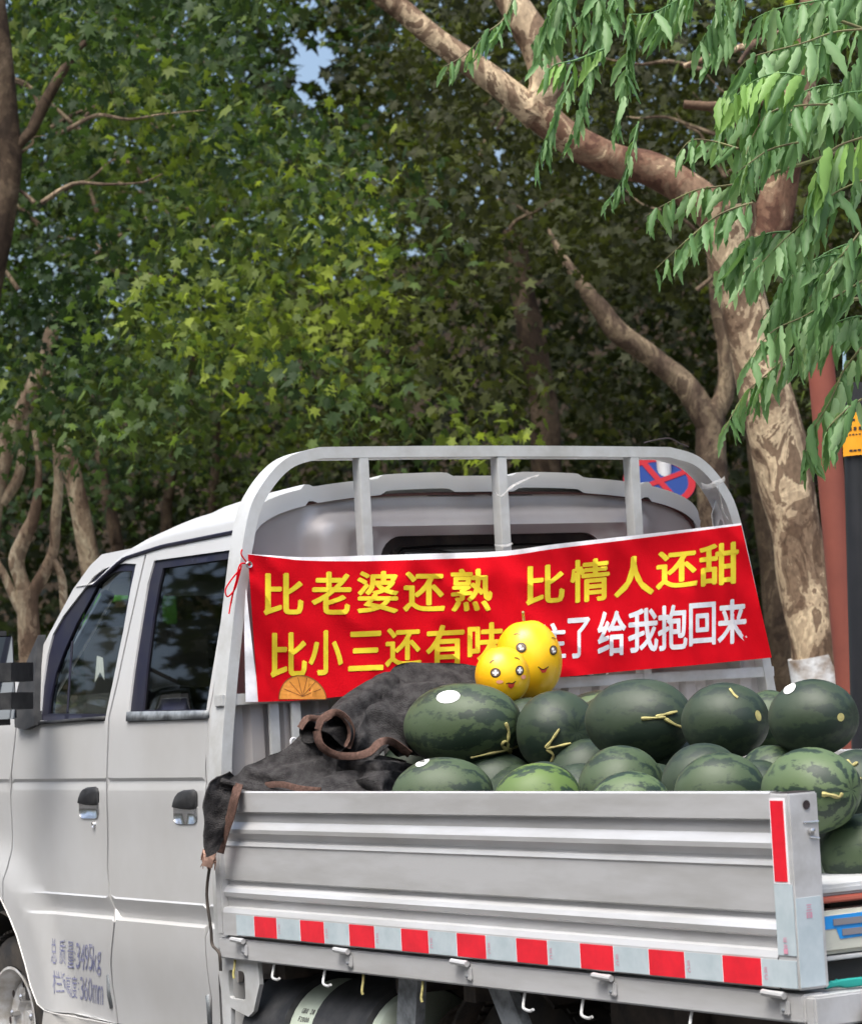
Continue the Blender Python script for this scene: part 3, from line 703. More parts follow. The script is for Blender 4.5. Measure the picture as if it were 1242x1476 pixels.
for x in (-2.315, -1.655, -1.385): hook2(x)
hook(-.98 + .02)
# under the bed
b = MB(); V, Fc = sheet([(-2.41, .578), (-2.20, .578), (-2.195, .52), (-2.235, .45), (-2.265, .435), (-2.36, .452), (-2.37, .30), (-2.41, .30)], [rrect(-2.365, -2.275, .475, .548, .012, 3)], lambda a, c: (a, .0, c), .03, (0, .012, 0))
mesh('front_bracket', V, Fc, STEEL, TR, True, 30)
b = MB(); b.box(-4.2, -.02, .50, .56, .40, .52); b.box(-4.2, -.02, 1.28, 1.34, .40, .52)
for x in (-2.2, -1.6, -1.3, -.5, -.1): b.box(x, x + .05, .05, 1.79, .53, .60)
b.box(-1.02, -.88, .3, 1.55, .25, .36); b.build('chassis_frame', FRAMEDK, TR)
V, Fc = [], []
def arc_shell(name, xc, zc, y0, y1, r_, a0, a1, m_, th=.01, n=16):
    b = MB(); V = []; Fc = []
    for i in range(n + 1):
        a = R(a0 + (a1 - a0) * i / n)
        for rr in (r_, r_ - th):
            for y in (y0, y1): V.append((xc + rr * math.cos(a), y, zc + rr * math.sin(a)))
    for i in range(n):
        k = 4 * i; Fc += [(k, k + 1, k + 5, k + 4), (k + 2, k + 6, k + 7, k + 3), (k, k + 4, k + 6, k + 2), (k + 1, k + 3, k + 7, k + 5)]
    b.add(V, Fc); return b.build(name, m_, TR)
# dark plastic tank wrap with the pale cylinder between its straps (axis across the truck)
def cyl(name, x, y0, y1, z, r_, m_):
    b = MB(); b.lathe([(0, 0), (0, r_ * .9), (.012, r_), (abs(y1 - y0) - .012, r_), (abs(y1 - y0), r_ * .9), (abs(y1 - y0), 0)], (x, y1, z), (0, -1, 0), 32); return b.build(name, m_, TR)
def along(name, x0, x1, y, z, r_, m_, parent=None):
    b = MB(); b.lathe([(0, 0), (0, r_ * .9), (.01, r_), (x1 - x0 - .01, r_), (x1 - x0, r_ * .9), (x1 - x0, 0)], (x0, y, z), (1, 0, 0), 40); return b.build(name, m_, parent or TR)
tank = along('fuel_tank', -2.30, -1.66, .17, .37, .155, PALEG)
along('tank_wrap', -2.325, -2.09, .17, .37, .168, DARKP, tank); along('tank_wrap', -1.97, -1.70, .17, .37, .168, DARKP, tank)
for r_, row in enumerate(('GB0 28', 'F2000 ', 'CR2 1 1', 'TM SB 0')):
    for k, ch in enumerate(row):
        if ch == ' ': continue
        gV, gF = glyph(ch, .01)
        P = []
        for u, v in gV:
            an = R(195 - 0) + 0; zz_ = .455 - r_ * .019 + v * .011
            dy = math.sqrt(max(0, .1555 ** 2 - (zz_ - .37) ** 2)); P.append((-2.055 + k * .011 + u * .008, .17 - dy - .001, zz_))
        mesh('tank_print', P, gF, INK, tank, False)
along('muffler', -1.62, -1.28, .26, .36, .13, RUST)
b = MB()
def strut(xa, xb, w_):
    b = MB(); b.hexa([(xb, .05, .30), (xb + w_, .05, .30), (xb + w_, .075, .30), (xb, .075, .30), (xa, .03, .578), (xa + w_, .03, .578), (xa + w_, .055, .578), (xa, .055, .578)]); b.build('mud_guard_strut', STRUT, TR, False)
strut(-1.55, -1.64, .085); strut(-1.17, -1.02, .085)
arc_shell('mud_guard', -1.22, .27, .12, .46, .318, 55, 172, FRAMEDK)
arc_shell('mud_guard', -1.22, .27, 1.38, 1.72, .318, 8, 172, FRAMEDK)
b = MB(); b.box(-.80, -.05, .10, .115, .30, .575, .003); b.build('splash_panel', FRAMEDK, TR)
# headboard ---------------------------------------------------------------
XH = -2.40
hb = thing_part('headboard', TR)
def hpt(px, py, x=-2.36): return at(px, py, 'x', x)
legL = [(.002, .60), (.004, 1.0), (.03, 1.24), (.075, 1.5), (.118, 1.70), (.165, 1.79), (.24, 1.86), (.33, 1.888), (.42, 1.893)]
path = legL + [(YM, 1.896)] + [(2 * YM - y, z) for y, z in legL[::-1]]
P = smoothpath([(0, y, z) for y, z in path], 6)
def frame_bar(P2, x0, x1, w_, mat_, nm):
    """rectangular tube following a path in the y-z plane"""
    V = []; Fc = []; m = len(P2)
    for i in range(m):
        t = P2[min(i + 1, m - 1)] - P2[max(i - 1, 0)]; t = t / np.linalg.norm(t); nrm = np.array((0, -t[2], t[1]))
        for x, s_ in ((x0, 1), (x1, 1), (x1, 0), (x0, 0)): p = P2[i] - nrm * w_ * (1 - s_); V.append((x, p[1], p[2]))
    for i in range(m - 1):
        for k in range(4): a = 4 * i; Fc.append((a + k, a + (k + 1) % 4, a + 4 + (k + 1) % 4, a + 4 + k))
    return mesh(nm, V, Fc, mat_, hb, True, 40)
frame_bar(P, -2.435, -2.362, .030, STEEL, 'hoop')
for y in (.479, .918, 1.366):
    b = MB(); b.box(-2.402, -2.362, y - .015, y + .015, .62, 1.864, .002); b.build('upright', STEEL, hb)
# corrugated sheet of the headboard low down
V = []; Fc = []; ys = np.arange(.03, 1.812, .0075)
for y in ys:
    c = math.cos((y - .03) / .1 * 2 * math.pi); o_ = .009 * (1 if c > .35 else (-1 if c < -.35 else c / .35))
    V += [(-2.395 + o_, y, .61), (-2.395 + o_, y, 1.22)]
for i in range(len(ys) - 1): Fc.append((2 * i, 2 * i + 2, 2 * i + 3, 2 * i + 1))
mesh('corrugated_sheet', V, Fc, BACKP, hb, True, 30)
b = MB(); b.box(-2.41, -2.365, .02, 1.82, 1.22, 1.25, .002); b.build('cross_rail', STEEL, hb)
for y in (.17, .235):
    b = MB(); b.box(-2.375, -2.362, y - .014, y + .014, .63, 1.22, .002); b.build('slat', STEEL, hb)
# gusset with a slot at each top corner
for s_ in (0, 1):
    G = [(.155, 1.765), (.185, 1.70), (.165, 1.45), (.10, 1.20), (.045, 1.25), (.09, 1.5), (.135, 1.70)]
    f = (lambda y: y) if s_ == 0 else (lambda y: 2 * YM - y)
    if s_ == 1:
        V, Fc = sheet([(f(y), z) for y, z in G], [[(f(.155) + .010 * math.cos(a), 1.655 + .03 * math.sin(a)) for a in np.linspace(0, 2 * math.pi, 14)[:-1]]], lambda a, c: (-2.40, a, c), .03, (-.004, 0, 0))
        mesh('corner_gusset', V, Fc, STEEL, hb, True, 30)
# lowered tailgate behind the rear
tg = thing_part('tailgate', TR)
b = MB(); b.box(.036, .062, .085, 1.76, .25, .605, .004); b.build('tailgate_board', ALU, tg)
b = MB(); b.box(.064, .068, .09, .13, .26, .60, .001); b.build('tailgate_edge', ALU, tg)
b = MB(); b.lathe([(0, 0), (.0008, .008)], (.0695, .106, .572), (1, 0, 0), 16); b.build('bolt_hole', INK, tg, False)
b = MB(); b.box(.038, .060, .088, .13, .6052, .6062); b.build('open_end', INK, tg, False)
for y in (.16, 1.68):
    b = MB(); b.box(.001, .02, y, y + .16, .42, .50, .006); b.build('tail_light', TAPERED, TR)
# tape wrapped on the hoop and centre upright
CLEAR = glassmat('clear_tape', (.86, .85, .83), 1.0)
TAPEW = mat('wrinkled_clear_tape', (.66, .64, .62), .25, 0, .6, bump=.6, bscale=70)
TAPEW.node_tree.nodes['Principled BSDF'].inputs['Alpha'].default_value = .4
def wrap_tape(nm, pts, x, w_):
    P = smoothpath([at(px, py, 'x', x) for px, py in pts], 6); V = []; Fc = []
    for i, p in enumerate(P):
        k = noise.noise(Vector(p) * 40) * .004; V += [p + (k, 0, w_ * (.7 + .5 * noise.noise(Vector(p) * 25))), p + (k + .003, 0, 0), p + (-k + .001, 0, -w_ * .6)]
    for i in range(len(P) - 1):
        for j in range(2): Fc.append((3 * i + j, 3 * i + 3 + j, 3 * i + 4 + j, 3 * i + 1 + j))
    return mesh(nm, V, Fc, TAPEW, hb)
wrap_tape('clear_tape', [(712, 708), (722, 716), (737, 702), (756, 692), (776, 685)], -2.357, .005)
wrap_tape('clear_tape', [(1010, 700), (1022, 702), (1038, 694), (1044, 690)], -2.355, .012)
wrap_tape('clear_tape', [(1034, 702), (1038, 718), (1041, 735), (1049, 748)], -2.356, .008)
wrap_tape('clear_tape', [(712, 786), (728, 787), (738, 784)], -2.358, .004)
b = MB(); b.tube(smoothpath([at(x, y, 'x', -2.40) for x, y in ((928, 638), (950, 633), (966, 632), (978, 638), (992, 644))], 5), .002, 6); b.build('loose_wire', INK, hb)
b = MB(); b.tube(smoothpath([at(x, y, 'x', -2.35) for x, y in ((421, 1078), (419, 1068), (423, 1064), (427, 1068), (427, 1080))], 5), .003, 6); b.build('tie_hook', WHITE, hb)

# ------------------------------------------------------------------ banner
BN = thing('banner', 'red cloth banner with yellow and white Chinese lettering tied across the headboard', 'banner', (-2.33, .92, 1.4))
def wave(y, z): return -2.325 + .010 * math.sin(y * 5.0 + z * 3) + .006 * math.sin(y * 13 + 1.5) * (1.2 - (z - 1.2)) + .007 * noise.noise(Vector((y * 7, z * 5, 0))) + .008 * (1 - abs(noise.noise(Vector((y * 9 + z * 6, z * 4 - y * 2, 3)))) * 4)
def bpt(px, py, off=0.0):
    x = -2.325
    for _ in range(4):
        p = at(px, py, 'x', x); x = wave(p[1], p[2]) + off
    return at(px, py, 'x', x)
top = [(357, 799), (400, 804), (440, 808), (513, 809), (600, 807), (720, 802), (800, 791), (906, 778), (1000, 766), (1068, 757)]
bot = [(372, 1012), (400, 1011), (440, 1009), (513, 1002), (600, 994), (720, 984), (800, 977), (906, 967), (1000, 959), (1112, 948)]
T_, B_ = smoothpath(top, 12), smoothpath(bot, 12)
V = []; Fc = []; nn = len(T_); mm = 26
lx = lambda t: 0
for i in range(nn):
    for j in range(mm):
        t = j / (mm - 1); p = T_[i] * (1 - t) + B_[i] * t
        V.append(bpt(p[0], p[1]))
for i in range(nn - 1):
    for j in range(mm - 1): a = i * mm + j; Fc.append((a, a + 1, a + mm + 1, a + mm))
mesh('cloth', V, Fc, BANRED, BN)
# pale hem along the top and the folded back edge on the left
V = []; Fc = []
hw = lambda i: float(np.interp(T_[i][0], [357, 440, 520, 620, 760, 906, 1068], [0.5, 5, 8, 8.5, 7, 5.5, 3]))
for i in range(nn):
    V += [bpt(T_[i][0], T_[i][1] - hw(i), -.004), bpt(T_[i][0], T_[i][1] + 4, -.002)]
for i in range(nn - 1): Fc.append((2 * i, 2 * i + 1, 2 * i + 3, 2 * i + 2))
mesh('hem', V, Fc, WHITE, BN)
L1 = [(354, 850), (352, 900), (353, 960), (354, 1012)]; L2 = [(355, 850), (360, 900), (367, 960), (374, 1012)]
a_, b_ = smoothpath(L1, 5), smoothpath(L2, 5); V = []; Fc = []
for i in range(len(a_)): V += [bpt(*a_[i], -.012), bpt(*b_[i], -.004)]
for i in range(len(a_) - 1): Fc.append((2 * i, 2 * i + 1, 2 * i + 3, 2 * i + 2))
mesh('folded_edge', V, Fc, WHITE, BN)
def bfn(x, y): return bpt(x, y, .001)
ROW = [('比', (380, 826, 437, 887), 0), ('老', (449, 824, 506, 886), 0), ('婆', (515, 823, 574, 884), 0), ('还', (581, 824, 641, 882), 0), ('熟', (650, 819, 709, 882), -.02),
       ('比', (758, 812, 813, 873), -.08), ('情', (822, 803, 878, 870), -.09), ('人', (885, 799, 942, 862), -.09), ('还', (945, 790, 1005, 851), -.1), ('甜', (1008, 780, 1064, 847), -.11),
       ('比', (390, 911, 442, 977), -.02), ('小', (445, 908, 494, 974), -.02), ('三', (502, 909, 552, 968), -.04), ('还', (555, 904, 607, 962), -.04), ('有', (614, 899, 669, 965), -.05), ('味', (674, 896, 727, 958), -.05)]
for ch, bx, sl in ROW: printed('character', ch, bx, bfn, YELLOW, BN, .028, sl)
for ch, bx, sl in (('住', (768, 897, 815, 953), -.06), ('了', (818, 889, 850, 950), -.07), ('给', (861, 879, 902, 947), -.07), ('我', (905, 875, 948, 942), -.08), ('抱', (948, 870, 990, 939), -.08), ('回', (993, 867, 1031, 932), -.08), ('来', (1034, 862, 1076, 930), -.08)):
    printed('character', ch, bx, bfn, WHITE, BN, .028, sl)
# printed orange slice near the lower left corner
seg = []
for a in np.linspace(0, math.pi, 18): seg.append((436 + 34 * math.cos(a), 1008 - 34 * math.sin(a) * (1 - .12 * math.cos(a))))
def poly_on(name, pts, fn, m_, parent, off=None):
    P, F_, _ = cdt(pts, [], 6); return mesh(name, [fn(x, y) for x, y in P], F_, m_, parent, False)
poly_on('printed_orange_slice', seg, bfn, ORANGE, BN)
bf2 = lambda x, y: bpt(x, y, .0018)
def line_on(nm, pts, wpx, fn, m_, parent):
    P = smoothpath(pts, 5); V = []; Fc = []
    for i in range(len(P)):
        t = P[min(i + 1, len(P) - 1)] - P[max(i - 1, 0)]; t = t / (np.linalg.norm(t) + 1e-9); n_ = np.array((-t[1], t[0])) * wpx / 2
        V += [fn(*(P[i] + n_)), fn(*(P[i] - n_))]
    for i in range(len(P) - 1): Fc.append((2 * i, 2 * i + 1, 2 * i + 3, 2 * i + 2))
    return mesh(nm, V, Fc, m_, parent, False)
BROWN = mat('brown_print_line', (.25, .09, .02), .6)
line_on('printed_slice_outline', seg, 1.2, bf2, BROWN, BN)
for k in range(1, 7):
    a = math.pi * k / 7; line_on('printed_slice_line', [(436, 1004), (436 + 30 * math.cos(a), 1006 - 30 * math.sin(a))], .8, bf2, BROWN, BN)
# eyelet and tie strings
e = bpt(359, 814, .004); b = MB(); b.lathe([(0, .004), (.003, .005), (.004, .008), (0, .010)], e, (1, 0, 0), 16); b.build('eyelet', CHROME, BN)
for pts in (((359, 814), (350, 812), (344, 818), (340, 840), (334, 862), (330, 885)), ((359, 815), (348, 800), (349, 792)), ((348, 815), (343, 835), (338, 850), (328, 860), (325, 850), (334, 835), (345, 822)), ((346, 820), (338, 846), (333, 870))):
    b = MB(); b.tube(smoothpath([at(x, y, 'x', -2.345) for x, y in pts], 5), .0022, 6); b.build('tie_string', BANRED, BN)

# ------------------------------------------------------------------ melons
def ellip_mesh(a, b_, c, seed, nu=40, nv=28, groove=0):
    V = []; Fc = []
    for j in range(nv + 1):
        th = math.pi * j / nv
        for i in range(nu):
            ph = 2 * math.pi * i / nu; d = Vector((math.sin(th) * math.cos(ph), math.sin(th) * math.sin(ph), math.cos(th)))
            k = 1 + .02 * noise.noise(d * 1.6 + Vector((seed, 0, 0)))
            if groove: k *= 1 - .012 * (.5 + .5 * math.cos(ph * groove)) ** 3 * math.sin(th)
            k *= 1 - .05 * math.exp(-(th / .22) ** 2)
            V.append((d.x * a * k, d.y * b_ * k, d.z * c * k))
    for j in range(nv):
        for i in range(nu): Fc.append((j * nu + i, (j + 1) * nu + i, (j + 1) * nu + (i + 1) % nu, j * nu + (i + 1) % nu))
    return V, Fc
MM = {'d': melonmat('dark_green_rind', (.008, .019, .011), (.030, .048, .022), 10, .32),
      'm': melonmat('mid_green_rind', (.009, .022, .011), (.052, .080, .033), 10, .42),
      's': melonmat('striped_rind', (.010, .025, .013), (.085, .128, .052), 9, .46),
      'y': melonmat('yellow_green_rind', (.011, .030, .010), (.095, .155, .030), 8, .45)}
RINDY = mat('yellow_rind', (.92, .56, .008), .36, 0, .4, vary=(.88, .42, .004), vscale=6, stretch=(1, 1, .35), bump=.02, coat=.15)
class Melon: pass
def melon(px, py, y, wpx, hpx, kind, label, ax=0.0, name='watermelon', cat='watermelon', group='watermelons heaped on the truck bed', pitch=0.0, ratio=None, matl=None, groove=0, up=False):
    """ax: angle of the long axis on the ground plane, 0 = along the truck; measured so the end faces the camera at 60"""
    c = at(px, py, 'y', y); d = float(np.dot(c - CAM, FW)); W = wpx * d / F / 2; H = hpx * d / F / 2
    A = R(ax + 59); axis = Vector((math.cos(A) * math.cos(R(pitch)), math.sin(A) * math.cos(R(pitch)), math.sin(R(pitch))))
    if up: axis = Vector((math.sin(R(ax)) * RX[0], math.sin(R(ax)) * RX[1], math.cos(R(ax))))
    # solve half-length so that the outline is W wide
    short = H; 
    ca = abs(float(np.dot(np.array(axis), RX)))
    if up: short = W; long_ = H
    else:
        long_ = math.sqrt(max((W ** 2 - short ** 2 * (1 - ca ** 2)), short ** 2 * .9 * ca ** 2) / max(ca ** 2, .05)); long_ = min(long_, short * 1.45)
    q = axis.to_track_quat('Z', 'Y')
    V, Fc = ellip_mesh(short, short, long_, random.random() * 50, groove=groove)
    me_ = mesh(name, V, Fc, matl or MM[kind], None); me_.location = c; me_.rotation_mode = 'QUATERNION'; me_.rotation_quaternion = q
    tag(me_, label, cat, group)
    m = Melon(); m.o = me_; m.r = np.array((short, short, long_)); m.c = c; m.R = np.array(q.to_matrix()); m.a = axis
    return m
def hit(m, px, py, k=1.006):
    o = m.R.T @ (CAM - m.c); d = m.R.T @ ray(px, py); o2 = o / m.r; d2 = d / m.r
    A = d2 @ d2; B = 2 * o2 @ d2; C_ = o2 @ o2 - 1; D = B * B - 4 * A * C_
    if D < 0: t = -B / (2 * A)
    else: t = (-B - math.sqrt(D)) / (2 * A)
    p = (o2 + d2 * t); p = p / np.linalg.norm(p) * k
    return p * m.r
def patch(m, name, pts, mt, k=1.012, step=4):
    P, F_, _ = cdt(pts, [], step); o = mesh(name, [hit(m, x, y, k) for x, y in P], F_, mt, m.o, True, world=False); return o
def stroke(m, name, pts, wpx, mt, k=1.016):
    P = smoothpath(pts, 5); V = []; Fc = []
    for i in range(len(P)):
        t = P[min(i + 1, len(P) - 1)] - P[max(i - 1, 0)]; t = t / (np.linalg.norm(t) + 1e-9); n_ = np.array((-t[1], t[0])) * wpx / 2
        V += [hit(m, *(P[i] + n_), k), hit(m, *(P[i] - n_), k)]
    for i in range(len(P) - 1): Fc.append((2 * i, 2 * i + 1, 2 * i + 3, 2 * i + 2))
    return mesh(name, V, Fc, mt, m.o, True, world=False)
def stem(m, chains, r0=.0035, lift=.006):
    """vine drawn over the rind from pixel chains"""
    b = MB()
    for ch in chains:
        P = []
        for i, (x, y) in enumerate(ch):
            h = hit(m, x, y, 1.0); h = h * (1 + .035 * (.25 + i / len(ch))); P.append(h)
        P = smoothpath(P, 4); n_ = len(P)
        b.tube(P, [r0 * (1 - .45 * i / n_) * (1 + .25 * math.sin(i * 1.3)) for i in range(n_)], 6)
    return mesh('stem', b.v, b.f, STEM, m.o, True, 50, world=False)
def ell(cx, cy, a, b_, rot=0, n=16): return [(cx + a * math.cos(t) * math.cos(R(rot)) - b_ * math.sin(t) * math.sin(R(rot)), cy + a * math.cos(t) * math.sin(R(rot)) + b_ * math.sin(t) * math.cos(R(rot))) for t in np.linspace(0, 2 * math.pi, n + 1)[:-1]]

mA = melon(667, 1046, .45, 172, 124, 'm', 'large mottled watermelon with oval white sticker below the small yellow melon', -22)
patch(mA, 'sticker', ell(646, 1005, 17, 9, -8), STICK); stem(mA, [[(728, 1042), (732, 1055), (730, 1070), (728, 1080), (705, 1085), (678, 1091)], [(730, 1080), (742, 1078), (754, 1079)], [(729, 1080), (722, 1074), (727, 1068), (731, 1074)], [(732, 1082), (742, 1086), (744, 1100), (737, 1108)]], .0045)
mB = melon(803, 1056, .60, 108, 122, 'd', 'round dark watermelon with curled stem right of the stickered one, under the big yellow melon', -62)
stem(mB, [[(787, 1078), (796, 1066), (806, 1051)], [(788, 1079), (802, 1076), (822, 1071)], [(788, 1080), (797, 1088), (793, 1099), (783, 1102)]], .0045)
mC = melon(921, 1039, .62, 156, 122, 'd', 'large dark oval watermelon with forked pale stem in the middle of the top row', -28)
stem(mC, [[(924, 1036), (945, 1035), (958, 1034)], [(945, 1034), (958, 1030), (974, 1026)], [(957, 1036), (975, 1046), (995, 1051)]], .0045)
mD = melon(1045, 1040, .66, 126, 112, 'd', 'dark watermelon below the right end of the banner, between two other dark ones', -25)
patch(mD, 'stem_scar', ell(1092, 1032, 4, 8, -15), STEM); stroke(mD, 'scratch', [(1051, 993), (1058, 1002), (1063, 1006)], 3, STEM)
mE = melon(1172, 1035, .58, 128, 112, 'd', 'dark watermelon at the right end of the top row in front of the tree trunk', -35)
patch(mE, 'sticker', ell(1138, 993, 10, 6, -40), STICK); patch(mE, 'stem_scar', ell(1211, 1034, 5, 6, 0), STEM)
mF = melon(1169, 1140, .26, 140, 124, 's', 'light striped watermelon with a short stem standing above the rear corner post', -50)
stem(mF, [[(1184, 1145), (1196, 1146), (1208, 1149), (1212, 1143)]], .005)
mI = melon(638, 1148, .24, 150, 112, 'm', 'watermelon just above the side board right of the dark blanket', -10)
patch(mI, 'sticker', ell(609, 1099, 11, 5, -28), STICK)
mJ = melon(776, 1158, .22, 130, 116, 'y', 'yellow green striped watermelon peeking over the side board', -5)
mJ2 = melon(782, 1160, .40, 118, 124, 'd', 'dark watermelon behind the yellow green striped one', 10)
mG = melon(896, 1140, .42, 128, 130, 'm', 'broad green watermelon below the forked stem, behind a smaller one at the side board', -20)
mG2 = melon(908, 1162, .20, 118, 100, 's', 'pale green watermelon low at the side board with a bright yellow green edge', -10)
mH = melon(1014, 1132, .45, 122, 122, 'd', 'watermelon behind the pale front one, right of centre below the top row', -10)
mH2 = melon(1038, 1142, .24, 132, 114, 'm', 'pale grey green watermelon at the side board right of centre', -10)
mN = melon(1112, 1125, .52, 92, 102, 'm', 'small shaded watermelon wedged between the light striped one and the pale one', 30)
mM = melon(868, 1040, 1.02, 130, 90, 's', 'pale watermelon far back against the headboard behind the top row', 0)
mM2 = melon(1110, 1040, 1.0, 60, 90, 'm', 'watermelon far back showing between the two right hand dark ones', 0)
mL = melon(1246, 1231, .36, 128, 116, 'm', 'pale green watermelon beside the corner post above the weighing scale', -20)
mP = melon(1238, 1138, .50, 100, 116, 'd', 'dark watermelon cut off by the right edge of the frame', 0)
stem(mP, [[(1216, 1123), (1230, 1123), (1241, 1123)], [(1220, 1098), (1228, 1104), (1236, 1100)]], .005)
mK = melon(507, 1168, .30, 104, 76, 's', 'watermelon barely showing under the dark blanket at the side board', -5)
patch(mK, 'sticker', ell(520, 1135, 16, 4, 0), STICK)
melon(716, 1140, .50, 120, 112, 'd', 'shaded watermelon at the bottom of the gap under the curled vine of the stickered one', -10)
melon(845, 1120, .62, 110, 110, 'd', 'shaded watermelon in the gap below the round dark one and the large oval one', -10)
melon(966, 1110, .72, 110, 110, 'd', 'shaded watermelon in the gap beneath the right half of the large oval one', -10)
melon(600, 1120, .58, 110, 110, 'd', 'shaded watermelon behind the low one beside the blanket', -10)
melon(1090, 1150, .40, 90, 110, 'd', 'shaded watermelon low in the gap left of the light striped one', -10)
melon(1215, 1225, .62, 120, 120, 'd', 'shaded watermelon deep in the heap right of the corner post', -10)
melon(1150, 1150, .70, 120, 120, 'd', 'shaded watermelon under the right hand dark ones of the top row', -10)
# the rest of the heap that carries the visible ones
hm = None
def buried(x, y, z, r_):
    global hm
    if hm is None:
        V, Fc = ellip_mesh(1, 1, 1.15, 3.3); o = mesh('watermelon', V, Fc, MM['d']); hm = o.data
    else: o = link('watermelon', hm)
    o.location = (x, y, z); o.scale = (r_,) * 3; o.rotation_euler = (R(90), 0, random.uniform(0, 6))
    tag(o, 'dark watermelon buried in the lower layers of the heap', 'watermelon', 'buried watermelons at the bottom of the heap')
for i in range(7):
    for j in range(4): buried(-2.14 + .262 * i + .03 * (j % 2), .17 + .245 * j, .742, .113)
for i in range(6):
    for j in range(2): buried(-2.02 + .27 * i, .52 + .24 * j, .925, .112)
for m_, dz in ((mM2, (.17, .34)), (mM, (.18, .36)), (mD, (.21, .40)), (mE, (.2, .39)), (mC, (.22, .40))):
    for q in dz:
        if m_.c[2] - q > .70: buried(m_.c[0] + .02, m_.c[1] + .03, m_.c[2] - q, .105)
for x, y in ((-2.12, .84), (-1.90, .66), (-1.86, .90)): buried(x, y, 1.10, .10)
GY = 'yellow melons with drawn on faces'
mY1 = melon(762, 951, .80, 96, 116, 'd', 'larger golden yellow melon with smiling drawn face standing on the green melons', -4, 'yellow_melon', 'melon', GY, matl=RINDY, groove=10, up=True)
mY2 = melon(724, 974, .62, 79, 86, 'd', 'smaller yellow melon with rosy cheeked drawn face in front of the larger one', -6, 'yellow_melon', 'melon', GY, matl=RINDY, groove=10, up=True)
BLK = mat('black_ink', (.02, .015, .012), .4); MOUTH = mat('red_ink', (.62, .05, .03), .5); BLUSH = mat('pink_ink', (.85, .36, .22), .6)
def eye(m, cx, cy, a, b_, flower):
    patch(m, 'drawn_eye', ell(cx, cy, a, b_), BLK, 1.010, 2)
    patch(m, 'drawn_eye_iris', ell(cx, cy, a * .78, b_ * .78), mat('brown_ink', (.16, .12, .09), .4) if 'brown_ink' not in bpy.data.materials else bpy.data.materials['brown_ink'], 1.016, 2)
    if flower:
        for dx, dy in ((0, -.38), (.36, 0), (0, .38), (-.36, 0), (0, 0)): patch(m, 'drawn_eye_glint', ell(cx + dx * a, cy + dy * b_, a * .24, b_ * .24, 0, 8), STICK, 1.022, 2)
    else:
        for dx, dy, s_ in ((-.2, -.2, .33), (.3, .25, .22), (-.1, .35, .2)): patch(m, 'drawn_eye_glint', ell(cx + dx * a, cy + dy * b_, a * s_, b_ * s_, 0, 8), STICK, 1.022, 2)
eye(mY1, 751, 933.5, 7.6, 7, False); eye(mY1, 797, 937.5, 5.5, 7, False)
patch(mY1, 'drawn_mouth', [(776, 962), (783, 965), (789, 962), (786, 969), (781, 970)], MOUTH, 1.012, 3); stroke(mY1, 'drawn_lip', [(775, 961), (782, 965), (790, 961)], 1.3, BLK)
stroke(mY1, 'drawn_brow', [(741, 915), (745, 914), (749, 915)], 1.1, BLK); stroke(mY1, 'drawn_brow', [(794, 920), (797, 920), (800, 922)], 1.1, BLK)
eye(mY2, 714, 970, 7.6, 7, True); eye(mY2, 748.5, 966.5, 6, 7, True)
patch(mY2, 'drawn_mouth', [(732, 985), (737, 985), (742, 983), (740, 990), (736, 993), (732, 990)], MOUTH, 1.012, 3); stroke(mY2, 'drawn_lip', [(729, 986), (733, 984.5), (738, 985), (743, 982)], 1.3, BLK)
stroke(mY2, 'drawn_brow', [(706, 956), (709, 953), (712, 952)], 1.1, BLK); stroke(mY2, 'drawn_brow', [(741, 948), (745, 949), (748, 951)], 1.1, BLK)
patch(mY2, 'drawn_blush', ell(720, 983, 5, 2.5), BLUSH, 1.010, 3); patch(mY2, 'drawn_blush', ell(754, 976, 3.5, 3), BLUSH, 1.010, 3)
b = MB(); b.tube(smoothpath([(0, 0, mY1.r[2] * .97), (.004, 0, mY1.r[2] + .01), (.016, 0, mY1.r[2] + .02)], 4), [.004] * 9, 6); mesh('stem', b.v, b.f, STEM, mY1.o, world=False)

